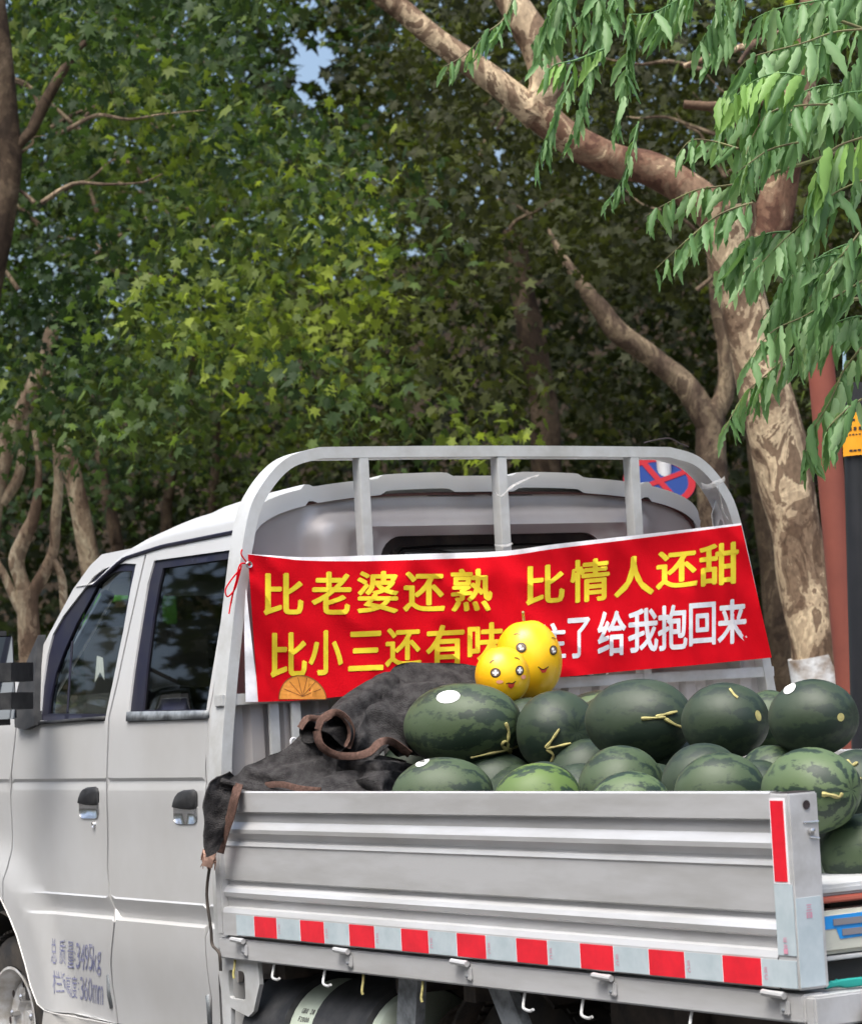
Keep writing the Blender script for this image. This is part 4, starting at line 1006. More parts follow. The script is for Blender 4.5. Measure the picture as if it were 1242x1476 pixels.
# ------------------------------------------------------------------ felt blanket
BL = thing('felt_blanket', 'crumpled charcoal felt blanket with brown bound edges thrown over the left melons and board corner', 'blanket', (-2.1, .3, 1.0))
def lim(px, py, y):
    if y < .05: return y
    ym = at(px, py, 'x', -2.275)[1]
    return max(.01, min(y, ym * (y / .9) ** .5))
def drape(name, grid, matl, res=6, rough=.006, parent=BL, th=.006, seed=0):
    """grid of (px, py, y) control points -> smooth cloth sheet of real thickness"""
    G = np.array([[at(px, py, 'y', lim(px, py, y)) for px, py, y in row] for row in grid])
    for i, row in enumerate(grid):
        for j, (px, py, y) in enumerate(row):
            if G[i, j, 0] < -2.26: G[i, j] = at(px, py, 'x', -2.26 + .04 * min(1, (-2.26 - G[i, j, 0])))
    rows = [smoothpath(r_, res) for r_ in G]
    rows = np.array(rows); cols = [smoothpath(rows[:, j], res) for j in range(rows.shape[1])]
    cols = np.array(cols); nu, nv = cols.shape[:2]
    P = cols.copy()
    du = np.gradient(cols, axis=0); dv = np.gradient(cols, axis=1); nr = np.cross(du, dv); nr /= np.linalg.norm(nr, axis=2)[..., None] + 1e-9
    if nr.reshape(-1, 3).mean(0) @ (CAM - cols.reshape(-1, 3).mean(0)) < 0: nr = -nr
    for i in range(nu):
        for j in range(nv):
            u_ = i / nu; v_ = j / nv; w_ = noise.noise(Vector((u_ * 1.6, v_ * 1.6, seed)))
            f1 = math.cos(2 * math.pi * (v_ * 2.6 + .9 * w_ + u_ * .5)); f2 = math.cos(2 * math.pi * (v_ * 7 + 1.4 * w_ - u_ * 1.3)) * (.5 + noise.noise(Vector((v_ * 4, u_ * 4, seed + 2))))
            P[i, j] += nr[i, j] * (rough * .8 * f1 + rough * .42 * f2 + .0016 * noise.noise(Vector(cols[i, j] * 50)))
    V = list(P.reshape(-1, 3)) + list((P - nr * th).reshape(-1, 3)); N_ = nu * nv; Fc = []
    for i in range(nu - 1):
        for j in range(nv - 1):
            a = i * nv + j; Fc.append((a, a + nv, a + nv + 1, a + 1)); Fc.append((N_ + a, N_ + a + 1, N_ + a + nv + 1, N_ + a + nv))
    for i in range(nu - 1):
        for j in (0, nv - 1): a = i * nv + j; Fc.append((a, a + nv, N_ + a + nv, N_ + a))
    for j in range(nv - 1):
        for i in (0, nu - 1): a = i * nv + j; Fc.append((a, a + 1, N_ + a + 1, N_ + a))
    return mesh(name, V, Fc, matl, parent, True, 60)
# big fold over the melons
drape('upper_fold', [
    [(455, 1040, .50), (475, 1015, .62), (520, 985, .75), (555, 962, .85), (578, 957, .88), (625, 962, .86), (690, 972, .82)],
    [(452, 1046, .42), (480, 1026, .50), (528, 1000, .60), (566, 975, .70), (583, 983, .74), (640, 983, .72), (700, 990, .70)],
    [(470, 1058, .34), (500, 1045, .38), (528, 1022, .50), (550, 1000, .58), (572, 1000, .62), (625, 992, .60), (690, 1010, .60)],
    [(500, 1080, .32), (515, 1062, .34), (530, 1040, .42), (546, 1025, .46), (568, 1030, .50), (600, 1020, .52), (650, 1030, .55)],
    [(520, 1090, .34), (535, 1080, .33), (552, 1066, .36), (566, 1064, .40), (584, 1062, .46), (606, 1058, .50), (640, 1060, .55)],
    [(540, 1090, .34), (550, 1083, .34), (562, 1078, .35), (575, 1078, .38), (588, 1088, .44), (600, 1090, .50), (630, 1095, .55)]], FELT, 9, .020)
# lower spread sheet running to the board corner
drape('lower_spread', [
    [(440, 1055, .62), (470, 1052, .60), (500, 1070, .56), (540, 1090, .52), (585, 1100, .50)],
    [(395, 1085, .40), (440, 1078, .44), (480, 1085, .44), (525, 1098, .42), (588, 1112, .42)],
    [(350, 1110, .20), (400, 1108, .26), (455, 1105, .32), (520, 1112, .34), (590, 1126, .36)],
    [(318, 1128, .03), (375, 1132, .08), (440, 1134, .14), (500, 1130, .22), (560, 1138, .26)],
    [(322, 1136, .0), (375, 1142, .03), (440, 1146, .08), (490, 1150, .14), (560, 1160, .2)]], FELT, 9, .010, seed=9)
drape('middle_pleat', [
    [(470, 1078, .40), (485, 1082, .36), (500, 1090, .40), (515, 1086, .36), (540, 1088, .32), (565, 1092, .36), (590, 1100, .42)],
    [(466, 1105, .34), (484, 1108, .28), (498, 1112, .34), (512, 1110, .30), (545, 1108, .24), (566, 1112, .30), (590, 1118, .38)],
    [(462, 1140, .26), (480, 1142, .20), (498, 1142, .30), (514, 1142, .30), (548, 1140, .18), (566, 1142, .24), (580, 1142, .32)]], FELT, 7, .012, seed=3)
# corner hanging outside the board
drape('hanging_corner', [
    [(330, 1112, .10), (322, 1118, .06), (312, 1122, .02), (304, 1128, .0)],
    [(345, 1128, .04), (330, 1132, -.015), (315, 1136, -.035), (297, 1142, -.02)],
    [(338, 1160, -.03), (326, 1170, -.045), (312, 1172, -.045), (295, 1176, -.02)],
    [(328, 1195, -.03), (320, 1200, -.045), (308, 1205, -.04), (296, 1210, -.02)],
    [(316, 1225, -.03), (311, 1230, -.04), (305, 1233, -.035), (298, 1236, -.02)]], FELT, 6, .006, seed=5)
def bindstrip(name, pts, wpx, seed=0, matl=BIND):
    P = smoothpath([(p[0], p[1], lim(*p) - (.02 if p[2] > .05 else 0)) for p in pts], 7); V = []; Fc = []
    for i, (px, py, y) in enumerate(P):
        t = P[min(i + 1, len(P) - 1)] - P[max(i - 1, 0)]; t = t[:2] / (np.linalg.norm(t[:2]) + 1e-9); n_ = np.array((-t[1], t[0])) * wpx / 2
        A = at(px + n_[0], py + n_[1], 'y', y - .004); B = at(px - n_[0], py - n_[1], 'y', y - .004); m_ = (A + B) / 2 + (.002, -.003, .001)
        k = .0022 * noise.noise(Vector((i * .7, seed, 0))); V += [A + (0, k, 0), m_ + (k, 0, 0), B - (0, k, 0), B + (-.002, .003, 0), A + (-.002, .003, 0)]
    for i in range(len(P) - 1):
        for j in range(5): Fc.append((5 * i + j, 5 * i + (j + 1) % 5, 5 * i + 5 + (j + 1) % 5, 5 * i + 5 + j))
    return mesh(name, V, Fc, matl, BL, True, 60)
bindstrip('bound_edge', [(458, 1052, .36), (464, 1036, .35), (482, 1027, .34), (498, 1036, .34), (506, 1056, .34), (500, 1078, .33)], 10)
bindstrip('bound_edge', [(456, 1054, .36), (462, 1075, .33), (482, 1088, .32), (510, 1090, .31), (532, 1084, .31), (548, 1070, .32), (565, 1070, .35), (590, 1088, .38)], 11, 2)
bindstrip('bound_edge', [(432, 1050, .46), (442, 1036, .46), (456, 1036, .45), (468, 1036, .44), (480, 1028, .42)], 9, 3)
bindstrip('bound_edge', [(322, 1130, .0), (335, 1124, .01), (352, 1126, .02), (375, 1132, .04), (405, 1131, .05), (432, 1137, .06), (462, 1140, .08)], 9, 4)
bindstrip('bound_edge', [(344, 1130, -.02), (338, 1150, -.04), (332, 1175, -.04), (322, 1205, -.04), (316, 1230, -.04)], 12, 5)
# dark rolled openings inside the bound loops
def roll(cx, cy, y, a, b_):
    b = MB(); V = []; Fc = []; y = lim(cx, cy, y) - .012
    for k, (dy, s_) in enumerate(((0, 1), (.1, .9), (.2, .7), (.22, 0.02))):
        for i in range(20):
            t = 2 * math.pi * i / 20; p = at(cx + a * s_ * math.cos(t), cy + b_ * s_ * math.sin(t), 'y', y); p = p + np.array((-.5, .85, 0)) * dy * .25; V.append(p)
    for k in range(3):
        for i in range(20): Fc.append((k * 20 + i, k * 20 + (i + 1) % 20, (k + 1) * 20 + (i + 1) % 20, (k + 1) * 20 + i))
    return mesh('rolled_opening', V, Fc, FELT, BL)
roll(481, 1058, .35, 25, 28); roll(445, 1055, .47, 14, 17)
# frayed tan tuft on the corner
b = MB()
for k in range(26):
    x = 300 + random.uniform(-6, 8); y = 1228 + random.uniform(-5, 6); L = random.uniform(10, 26)
    P = [at(x, y, 'y', -.05), at(x + random.uniform(-5, 4), y + L * .5, 'y', -.055), at(x + random.uniform(-9, 5), y + L, 'y', -.045)]
    b.tube(P, [.004, .003, .001], 4)
b.build('frayed_edge', TAN, BL)
bindstrip('frayed_edge', [(306, 1222, -.05), (302, 1236, -.055), (298, 1250, -.05)], 14, 6, TAN)
b = MB(); b.tube(smoothpath([at(x, y, 'y', .22) for x, y in ((492, 1092), (495, 1104), (499, 1118), (500, 1128))], 5), .003, 6); b.build('pull_cord', WHITE, BL)
b = MB(); b.tube(smoothpath([at(x, y, 'y', -.03) for x, y in ((302, 1250), (298, 1290), (304, 1340), (306, 1362), (316, 1375), (318, 1400))], 5), .004, 6); b.build('tie_rope', FRAMEDK, BL)

# ------------------------------------------------------------------ weighing scale
SL = thing('weighing_scale', 'pale electronic weighing scale with blue display panel on the rear edge of the bed', 'scale', (-.1, .3, .632))
CREAM = mat('cream_plastic', (.58, .58, .50), .45, vary=(.50, .50, .43), vscale=10); BLUE = mat('blue_panel', (.03, .28, .72), .4); LCD = mat('grey_lcd', (.22, .21, .23), .3)
sx = -.03
b = MB(); b.box(sx - .30, sx, .05, .40, .695, .775, .008); b.build('scale_body', CREAM, SL)
b = MB(); b.box(sx - .28, sx - .01, .04, .42, .802, .822, .006); b.build('platter', STEEL, SL)
b = MB(); b.box(sx - .27, sx - .008, .045, .41, .789, .801, .003); b.build('platter_rim', mat('brick_red_rubber', (.45, .12, .08), .6), SL)
b = MB(); b.box(sx - .22, sx - .05, .12, .34, .775, .789, .003); b.build('platter_neck', INTER, SL)
b = MB(); b.add([(sx + .0012, .066, .766), (sx + .0012, .39, .772), (sx + .0012, .39, .726), (sx + .0012, .10, .722), (sx + .0012, .092, .742), (sx + .0012, .066, .742)], [(0, 5, 4, 3, 2, 1)]); b.build('display_panel', BLUE, SL, False)
for y0, z0 in ((.085, .748), (.105, .728)):
    b = MB(); b.box(sx + .002, sx + .0035, y0, y0 + .13, z0, z0 + .012); b.build('display', LCD, SL, False)
b = MB(); b.box(sx - .30, sx + .004, .05, .40, .684, .692, .002); b.build('scale_foot', STEEL, SL)
b = MB(); b.box(sx - .26, sx - .02, .07, .38, .638, .684, .004); b.build('scale_base', INTER, SL)
b = MB()
for k in range(3): b.tube(smoothpath([(-.02, .05 + .012 * k, .640 + .003 * k), (-.015, .1, .644 - .003 * k), (-.01, .2, .641), (-.02, .34, .637)], 5), .006, 6)
tag(b.build('strap', TEAL), 'teal woven strap lying at the rear lip of the bed under the scale', 'strap')

# ------------------------------------------------------------------ poles, sign, cart
def pole_from(px0, py0, px1, py1, d, r_, mt, name, label, cat, tp_=-.2):
    p0 = atd(px0, py0, d); p1 = atd(px1, py1, d); k = (0.1 - p0[2]) / (p1[2] - p0[2]); base = p0 + (p1 - p0) * k; up = p0 + (p1 - p0) * tp_
    t = thing(name, label, cat, tuple(base)); b = MB(); b.tube([base, up], r_, 20); b.build('post', mt, t); b = MB(); b.lathe([(0, r_ * 2), (.02, r_ * 2), (.022, r_)], base, tuple(up - base), 20); b.build('base_plate', mt, t); return t, base, up
REDP = mat('brick_red_painted_steel', (.25, .078, .055), .5, 0, .3, vary=(.20, .062, .046), vscale=4)
BLKP = mat('black_painted_steel', (.022, .024, .028), .4, 0, .5, vary=(.035, .035, .04), vscale=4)
pole_from(1186, 560, 1224, 990, 9.5, .046, REDP, 'red_pole', 'brick red round steel post between the plane tree trunk and the black pole', 'pole')
t, base, up = pole_from(1238, 560, 1249, 990, 8.6, .052, BLKP, 'black_pole', 'black steel pole with orange notice plate at the right edge', 'pole', -.02)
p = atd(1237, 627, 8.54); 
V = []; Fc = []; axis_p = (up - base) / np.linalg.norm(up - base)
for i in range(13):
    a = R(-70 + 140 * i / 12); out = -FW * math.cos(a) + RX * math.sin(a); out[2] = 0
    c = atd(1239.7, 627, 8.6); 
    for s_ in (-.066, .066): V.append(c + out * .062 + axis_p * s_)
for i in range(12): Fc.append((2 * i, 2 * i + 2, 2 * i + 3, 2 * i + 1))
pl = mesh('notice_plate', V, Fc, mat('orange_plate', (.90, .38, .02), .45), t)
def on_plate(u, v):
    a = R(-70 + 140 * u); out = -FW * math.cos(a) + RX * math.sin(a); out[2] = 0; return atd(1239.7, 627, 8.6) + out * .0635 + axis_p * (-.066 + .132 * v)
for v0, h, cells in ((.80, .07, 3), (.58, .10, 6), (.47, .035, 9), (.09, .06, 7)):
    for k in range(cells):
        w_ = .62 / cells; u0 = .2 + k * w_ + (0 if cells > 3 else .0); uu_ = w_ * random.uniform(.5, .85); vv_ = h * random.uniform(.7, 1)
        mesh('plate_print', [on_plate(u0, v0), on_plate(u0 + uu_, v0), on_plate(u0 + uu_, v0 + vv_), on_plate(u0, v0 + vv_)], [(0, 1, 2, 3)], INK, pl, False)
b = MB(); b.tube([atd(1217, 480, 9.9), atd(1216, 575, 9.9)], .006, 8); tag(b.build('thin_pipe', mat('pale_blue_pipe', (.45, .62, .72), .25, .3)), 'thin pale blue glossy pipe showing between leaves by the red post', 'pipe')

# round no-stopping sign behind the headboard
c = atd(950, 694, 11.5)
SG = thing('traffic_sign', 'round blue no stopping sign with red ring and cross behind the headboard corner', 'sign', (float(c[0]), float(c[1]), .12))
nrm = Vector(tuple(-FW * .62 + RX * .05 + np.array((0, 0, .62)))).normalized(); uu = Vector(tuple(RX)); uu = Vector((uu + Vector((0, 0, -.42)))).normalized(); uu = (uu - nrm * uu.dot(nrm)).normalized(); vv = nrm.cross(uu)
SB = mat('shaded_blue_sign_face', (.004, .022, .12), .7, 0, .2); SR = mat('shaded_red_sign_face', (.22, .003, .010), .7, 0, .2)  # both colours darkened: the shadow over the sign is put into them
def ring(r0, r1, off, mt, nm, a0=0, a1=360):
    V = []; Fc = []; n_ = 48
    for i in range(n_ + 1):
        a = R(a0 + (a1 - a0) * i / n_)
        for r_ in (r0, r1): V.append(Vector(c) + (uu * math.cos(a) + vv * math.sin(a)) * r_ + nrm * off)
    for i in range(n_): Fc.append((2 * i, 2 * i + 1, 2 * i + 3, 2 * i + 2))
    mesh(nm, V, Fc, mt, SG, False)
RS = .15
b = MB(); b.lathe([(-.004, 0), (-.004, RS), (.0, RS), (.0, 0)], c, tuple(nrm), 48); b.build('sign_plate', SB, SG)
ring(RS * .8, RS, .002, SR, 'red_ring')
for a in (45, 135):
    d_ = (uu * math.cos(R(a)) + vv * math.sin(R(a))); e_ = nrm.cross(d_); h = RS * .82; wd = RS * .09; C0 = Vector(c) + nrm * (.003 if a == 45 else .004)
    mesh('red_bar', [C0 - d_ * h - e_ * wd, C0 + d_ * h - e_ * wd, C0 + d_ * h + e_ * wd, C0 - d_ * h + e_ * wd], [(0, 1, 2, 3)], SR, SG, False)
b = MB(); b.tube([(c[0] - .03, c[1] + .05, .12), (c[0] - .03, c[1] + .05, c[2] + .1)], .03, 12); b.build('post', STEEL, SG)

# green cart beyond the cab, seen through the side windows
GREEN = mat('lime_green_paint', (.16, .48, .06), .4, vary=(.13, .40, .05), vscale=5)
q0 = at(128, 897, 'y', 3.6); q1 = at(200, 857, 'y', 3.6); 
CT = thing('street_cart', 'lime green framed street cart standing beyond the cab window', 'cart', (float(q0[0]), 3.6, .12))
x0, x1, zt = float(q0[0]), float(q0[0]) + 1.1, float(at(160, 862, 'y', 3.6)[2])
b = MB(); P = smoothpath([(x0, 3.6, zt - .19), (x0, 3.6, zt - .12), (x0 + .03, 3.6, zt - .03), (x0 + .12, 3.6, zt), (x1 - .1, 3.6, zt), (x1, 3.6, zt - .1), (x1, 3.6, zt - .19)], 6)
b.tube(P, 0, sect=[(-.03, -.03), (.03, -.03), (.03, .03), (-.03, .03)]); b.build('cab_frame', GREEN, CT)
b = MB(); b.box(x0 - .02, x1 + .02, 3.5, 4.6, .45, .95, .03); b.build('cart_box', GREEN, CT)
b = MB(); b.box(x0 - .03, x1 + .03, 3.57, 4.4, .93, zt - .17, .01); b.build('cab_body', INTER, CT)
b = MB(); b.box(x0 + .05, x1 - .05, 3.61, 3.62, zt - .2, zt - .06); b.build('windshield', BLACKGL, CT)
b = MB(); b.lathe([(0, 0), (.004, .018)], (x0 + .10, 3.565, zt - .07), (0, -1, 0), 14); b.build('lamp_hole', INK, CT)
for xx in (x0 + .2, x1 - .2):
    b = MB(); b.lathe([(-.05, 0), (-.05, .2), (-.03, .25), (.03, .25), (.05, .2), (.05, 0)], (xx, 3.55, .37), (0, 1, 0), 28); b.build('wheel', RUBBER, CT)

# ------------------------------------------------------------------ trees
BARK1 = barkmat('mottled_plane_bark', [(.11, .070, .045), (.19, .13, .085), (.42, .32, .21), (.56, .44, .29)], 6.5)
BARK2 = barkmat('greyish_plane_bark', [(.12, .08, .055), (.22, .16, .11), (.33, .26, .18), (.42, .35, .25)], 5)
BARK5 = barkmat('shaded_reddish_plane_bark', [(.09, .045, .030), (.15, .085, .055), (.20, .13, .085), (.40, .30, .19)], 6)  # reddish bark for upper limbs, their shade put in as a darker tone
BARK4 = barkmat('weathered_plane_bark', [(.085, .058, .042), (.14, .10, .07), (.22, .165, .11), (.34, .26, .17)], 7)
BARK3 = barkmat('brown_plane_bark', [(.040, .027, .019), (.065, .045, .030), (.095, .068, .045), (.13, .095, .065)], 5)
LIME = mat('flaking_whitewash', (.62, .63, .64), .8, vary=(.22, .16, .11), vscale=10, detail=8, bump=.4)
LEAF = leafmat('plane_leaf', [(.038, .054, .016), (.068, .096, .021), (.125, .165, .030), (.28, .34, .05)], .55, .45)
LEAFO = leafmat('shade_darkened_olive_leaf', [(.026, .030, .012), (.042, .047, .016), (.064, .074, .021), (.11, .13, .028)], .6, .35)  # olive leaves with the deep shade of the right-hand crowns put into the colour
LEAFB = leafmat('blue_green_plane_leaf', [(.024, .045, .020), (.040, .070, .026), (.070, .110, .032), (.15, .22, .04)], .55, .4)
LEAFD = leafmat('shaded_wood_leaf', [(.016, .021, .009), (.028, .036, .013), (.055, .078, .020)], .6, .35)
LEAFT = leafmat('pinnate_leaf', [(.09, .18, .065), (.15, .27, .11), (.27, .40, .20), (.19, .35, .05)], .42, .3)

# leaf templates: lobed plane leaf, folded and cupped
def plane_leaf():
    out = []
    lob = [(-90, .25), (-62, .42), (-25, .30), (-8, .72), (12, .52), (30, .48), (46, .90), (60, .55), (72, .55), (90, 1.05)]
    full = [(a, r_) for a, r_ in lob] + [(180 - a, r_) for a, r_ in lob[-2::-1]]
    P = [(r_ * math.cos(R(a)) * .5, r_ * math.sin(R(a)) * .5 + .12, 0) for a, r_ in full][:-1] 
    return np.array([(0, .05, .03)] + [(x, y, -.22 * x * x * 2 - .10 * (y - .1) ** 2 * 2 + .04 * math.sin(9 * x)) for x, y, _ in P])
LS = np.array([(0, .05, .03)] + [(r_ * math.cos(R(a)) * .5, r_ * math.sin(R(a)) * .5 + .1, -.3 * (r_ * math.cos(R(a)) * .5) ** 2 + .02 * (i % 2)) for i, (a, r_) in enumerate(((-90, .2), (-35, .7), (0, .42), (28, .92), (58, .5), (90, 1.05), (122, .5), (152, .92), (180, .42), (215, .7)))])
LSF = [(0, i, i % (len(LS) - 1) + 1) for i in range(1, len(LS))]
LT = plane_leaf(); LTF = [(0, i, i % (len(LT) - 1) + 1) for i in range(1, len(LT))]
def rand_rot(n, tilt=1.0):
    """rotation matrices: leaf plane mostly hanging outward and down"""
    az = rng.uniform(0, 2 * np.pi, n); el = np.clip(rng.normal(.75, .45, n) * tilt, -.4, 1.9); ro = rng.normal(0, .6, n)
    ca, sa, ce, se, cr, sr = np.cos(az), np.sin(az), np.cos(el), np.sin(el), np.cos(ro), np.sin(ro)
    # leaf tip (local y) points outward (az) and downward by el; normal (local z) upward
    y = np.stack([ca * ce, sa * ce, -se], 1); z = np.stack([ca * se, sa * se, ce], 1); x = np.cross(y, z)
    x2 = x * cr[:, None] + z * sr[:, None]; z2 = np.cross(x2, y)
    return np.stack([x2, y, z2], 2)
def leaves(centers, size, tone, tmpl=LT, tf=LTF):
    n = len(centers); Rm = rand_rot(n); Rm[:, :, 0] *= rng.uniform(.55, 1.05, n)[:, None]; V = np.einsum('nij,kj->nki', Rm, tmpl) * size[:, None, None] + centers[:, None, :]
    k = len(tmpl); Fc = (np.arange(n)[:, None, None] * k + np.array(tf)[None]).reshape(-1, 3)
    return V.reshape(-1, 3), Fc, np.repeat(tone, len(tf))
def fastmesh(name, V, Fc, mt, parent, tone):
    me = bpy.data.meshes.new(name); V = np.asarray(V, float)
    if parent is not None: V = V - np.array(parent.location)
    me.vertices.add(len(V)); me.vertices.foreach_set('co', V.ravel())
    me.loops.add(Fc.size); me.loops.foreach_set('vertex_index', Fc.ravel().astype(np.int32))
    me.polygons.add(len(Fc)); me.polygons.foreach_set('loop_start', np.arange(0, Fc.size, 3, dtype=np.int32))
    me.update(calc_edges=True); me.polygons.foreach_set('use_smooth', [True] * len(Fc)); me.materials.append(mt)
    a = me.attributes.new('tone', 'FLOAT', 'FACE'); a.data.foreach_set('value', tone.astype(np.float32))
    return link(name, me, parent)

def limb(pts, d, k=6, jit=.18, n=14, d_end=None):
    """pts: (px, py, width px) along the limb at distance d"""
    P = smoothpath([np.array((x, y, w_)) for x, y, w_ in pts], k); m = len(P); out = []; rad = []
    for i, (x, y, w_) in enumerate(P):
        dd = d + ((d_end - d) * i / m if d_end else 0); out.append(atd(x, y, dd)); rad.append(max(w_, 1) * dd / F / 2)
    b = MB(); b.tube(out, rad, n, jit=jit); return b, out, rad
def tree(label, d, trunk, limbs=(), bark=BARK2, foot=None, cat='tree'):
    """trunk pts from the top down to the lowest visible point; continued to the ground"""
    tp = list(trunk); p_low = atd(tp[-1][0], tp[-1][1], d)
    # extend to the ground along the last direction
    q = atd(tp[-2][0], tp[-2][1], d); dirv = p_low - q; dirv = dirv / (abs(dirv[2]) + 1e-6); gz = bank_z(p_low[0], p_low[1]) if p_low[1] > 6.5 else .1
    base = p_low + np.array((dirv[0] * .3, dirv[1] * .3, -1)) * max(.3, (p_low[2] - gz + .1))
    t = thing('plane_tree', label, cat, tuple(base), 'plane trees lining the street')
    b, out, rad = limb(tp, d); r_last = rad[-1]
    b2 = MB(); P = smoothpath(list(map(np.array, [out[0]])) + [np.array(p) for p in out[1::3]] + [p_low, (p_low * .5 + base * .5), base], 3)
    rr = np.interp(np.linspace(0, 1, len(P)), [0, .15, .85, .95, 1], [rad[0], np.interp(.15, np.linspace(0, 1, len(rad)), rad), r_last * 1.02, r_last * 1.1, r_last * 1.5])
    # radius by nearest sample of the drawn trunk
    for i, p in enumerate(P):
        dm = [np.linalg.norm(np.array(p) - np.array(o_)) for o_ in out]; j = int(np.argmin(dm))
        if p[2] >= p_low[2] - .01: rr[i] = rad[j]
    b2.tube(P, list(rr), 22, jit=.2); b2.build('trunk', bark, t, True, 80)
    for li, L in enumerate(limbs): lb, _, _ = limb(L, d); lb.build('limb', BARK5 if (bark is BARK1 and li in (0, 3)) else bark, t, True, 80)
    t['_px'] = tp[0][0]; t['_d'] = d
    return t
TREES = []
T1 = tree('large mottled plane tree with whitewashed foot beside the red post', 12.0,
          [(1046, 300, 84), (1056, 360, 74), (1070, 430, 74), (1092, 520, 74), (1121, 640, 78), (1150, 790, 76), (1168, 880, 74), (1180, 985, 74)],
          [[(1062, 350, 66), (1005, 285, 56), (940, 245, 52), (870, 225, 48), (815, 195, 46), (768, 155, 50)],
           [(775, 168, 46), (740, 138, 40), (690, 100, 37), (640, 65, 34), (590, 22, 32), (535, -20, 30), (480, -70, 26)],
           [(766, 165, 50), (785, 125, 50), (780, 70, 56), (755, 30, 50), (725, -20, 40), (700, -80, 34)],
           [(1085, 380, 60), (1110, 320, 60), (1130, 240, 52), (1150, 150, 44), (1160, 60, 36), (1180, -60, 28)],
           [(985, 150, 12), (1050, 152, 14), (1140, 135, 16)], [(985, 95, 7), (1030, 80, 9), (1090, 60, 10)]], BARK1)
TREES.append(T1)
# whitewash collar
pA = atd(1179, 975, 11.9); 
b = MB(); P = [atd(1172, 945, 12.0), atd(1180, 985, 12.0)]; P = [P[0], P[1], P[1] + np.array((.02, .0, -.9))]; b.tube(P, [.115, .117, .15], 28, jit=.1); b.build('whitewash', LIME, T1, True, 80)
TREES.append(tree('forked plane tree with split bark standing behind the headboard corner', 16.0,
     [(1022, 590, 44), (1024, 640, 44), (1028, 720, 46), (1032, 900, 48), (1034, 1000, 50)],
     [[(1024, 615, 40), (990, 560, 36), (940, 515, 32), (890, 480, 32), (865, 445, 26), (830, 400, 18), (806, 362, 11), (790, 330, 5)], [(1022, 606, 34), (1044, 565, 28), (1046, 500, 26), (1036, 440, 24), (1030, 380, 22), (1020, 300, 20)]], BARK4))
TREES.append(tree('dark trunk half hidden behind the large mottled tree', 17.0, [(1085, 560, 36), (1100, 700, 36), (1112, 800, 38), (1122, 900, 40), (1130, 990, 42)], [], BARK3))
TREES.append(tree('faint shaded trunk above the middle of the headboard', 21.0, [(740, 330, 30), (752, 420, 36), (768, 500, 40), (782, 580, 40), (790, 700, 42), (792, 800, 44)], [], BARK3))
TREES.append(tree('pale leaning trunk cut by the left edge with a long slanting limb', 15.0, [(20, 610, 30), (4, 670, 26), (-12, 760, 26), (-20, 900, 30)], [[(14, 625, 26), (40, 575, 26), (62, 520, 22), (80, 465, 22), (92, 440, 18)], [(2, 725, 18), (26, 690, 16), (32, 650, 14), (37, 595, 12)]], BARK2))
TREES.append(tree('pale crooked plane tree forking just left of the cab', 14.0, [(40, 850, 34), (42, 890, 32), (44, 940, 34), (46, 1000, 38)],
     [[(42, 870, 24), (28, 830, 20), (24, 805, 22), (38, 770, 20), (50, 740, 16), (56, 680, 10), (50, 620, 8)], [(42, 862, 20), (64, 825, 20), (78, 790, 16), (80, 750, 16), (84, 700, 14), (80, 640, 10)], [(36, 885, 22), (18, 855, 14), (4, 825, 12), (-20, 790, 12)], [(72, 800, 12), (88, 830, 12), (92, 870, 12), (96, 930, 12)]], BARK2))
TREES.append(tree('smooth straight trunk leaning left above the windscreen', 17.0, [(78, 560, 22), (86, 610, 24), (100, 660, 24), (112, 720, 26), (126, 785, 30), (140, 880, 32)], [[(84, 605, 18), (72, 560, 16), (78, 500, 12)]], BARK2))
TREES.append(tree('large reddish brown trunk at the upper left edge with slanting pale branch', 13.5, [(-16, -70, 26), (-4, 20, 28), (4, 90, 30), (12, 190, 34), (14, 250, 34), (2, 330, 34), (-24, 460, 38), (-40, 620, 44)], [[(45, 190, 16), (66, 145, 16), (92, 100, 14), (112, 72, 12), (138, 44, 10)], [(10, 230, 18), (30, 205, 16), (46, 188, 16)], [(112, 82, 9), (118, 62, 9), (128, 40, 8)]], BARK3))
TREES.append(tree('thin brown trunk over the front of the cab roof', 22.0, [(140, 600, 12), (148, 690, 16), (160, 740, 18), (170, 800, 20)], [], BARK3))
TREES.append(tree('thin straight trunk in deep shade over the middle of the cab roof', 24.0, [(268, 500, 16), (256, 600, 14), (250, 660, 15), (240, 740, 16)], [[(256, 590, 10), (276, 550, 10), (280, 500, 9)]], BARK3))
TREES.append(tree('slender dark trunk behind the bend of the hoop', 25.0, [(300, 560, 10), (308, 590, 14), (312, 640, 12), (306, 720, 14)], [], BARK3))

# thin branches carrying the leaves
for t in TREES:
    x0, d0 = t['_px'], t['_d']; y0 = {0: 100}.get(TREES.index(t), 420)
    for k in range(1 if TREES.index(t) == 7 else 5):
        side_ = random.choice((-1, 1)); L = random.uniform(90, 240); a = R(random.uniform(15, 75)); xs_ = x0 + random.uniform(-60, 60); ys_ = y0 - random.uniform(0, 330)
        pts = [(xs_ + side_ * L * math.cos(a) * u + random.uniform(-9, 9), ys_ - L * math.sin(a) * u * (1 - .35 * u) + random.uniform(-11, 11), 6 * (1 - u) + 1.2) for u in (0, .25, .5, .75, 1)]
        lb, _, _ = limb(pts, d0 - .4 + random.uniform(-.8, .8), k=4, n=7); lb.build('branch', BARK4, t)
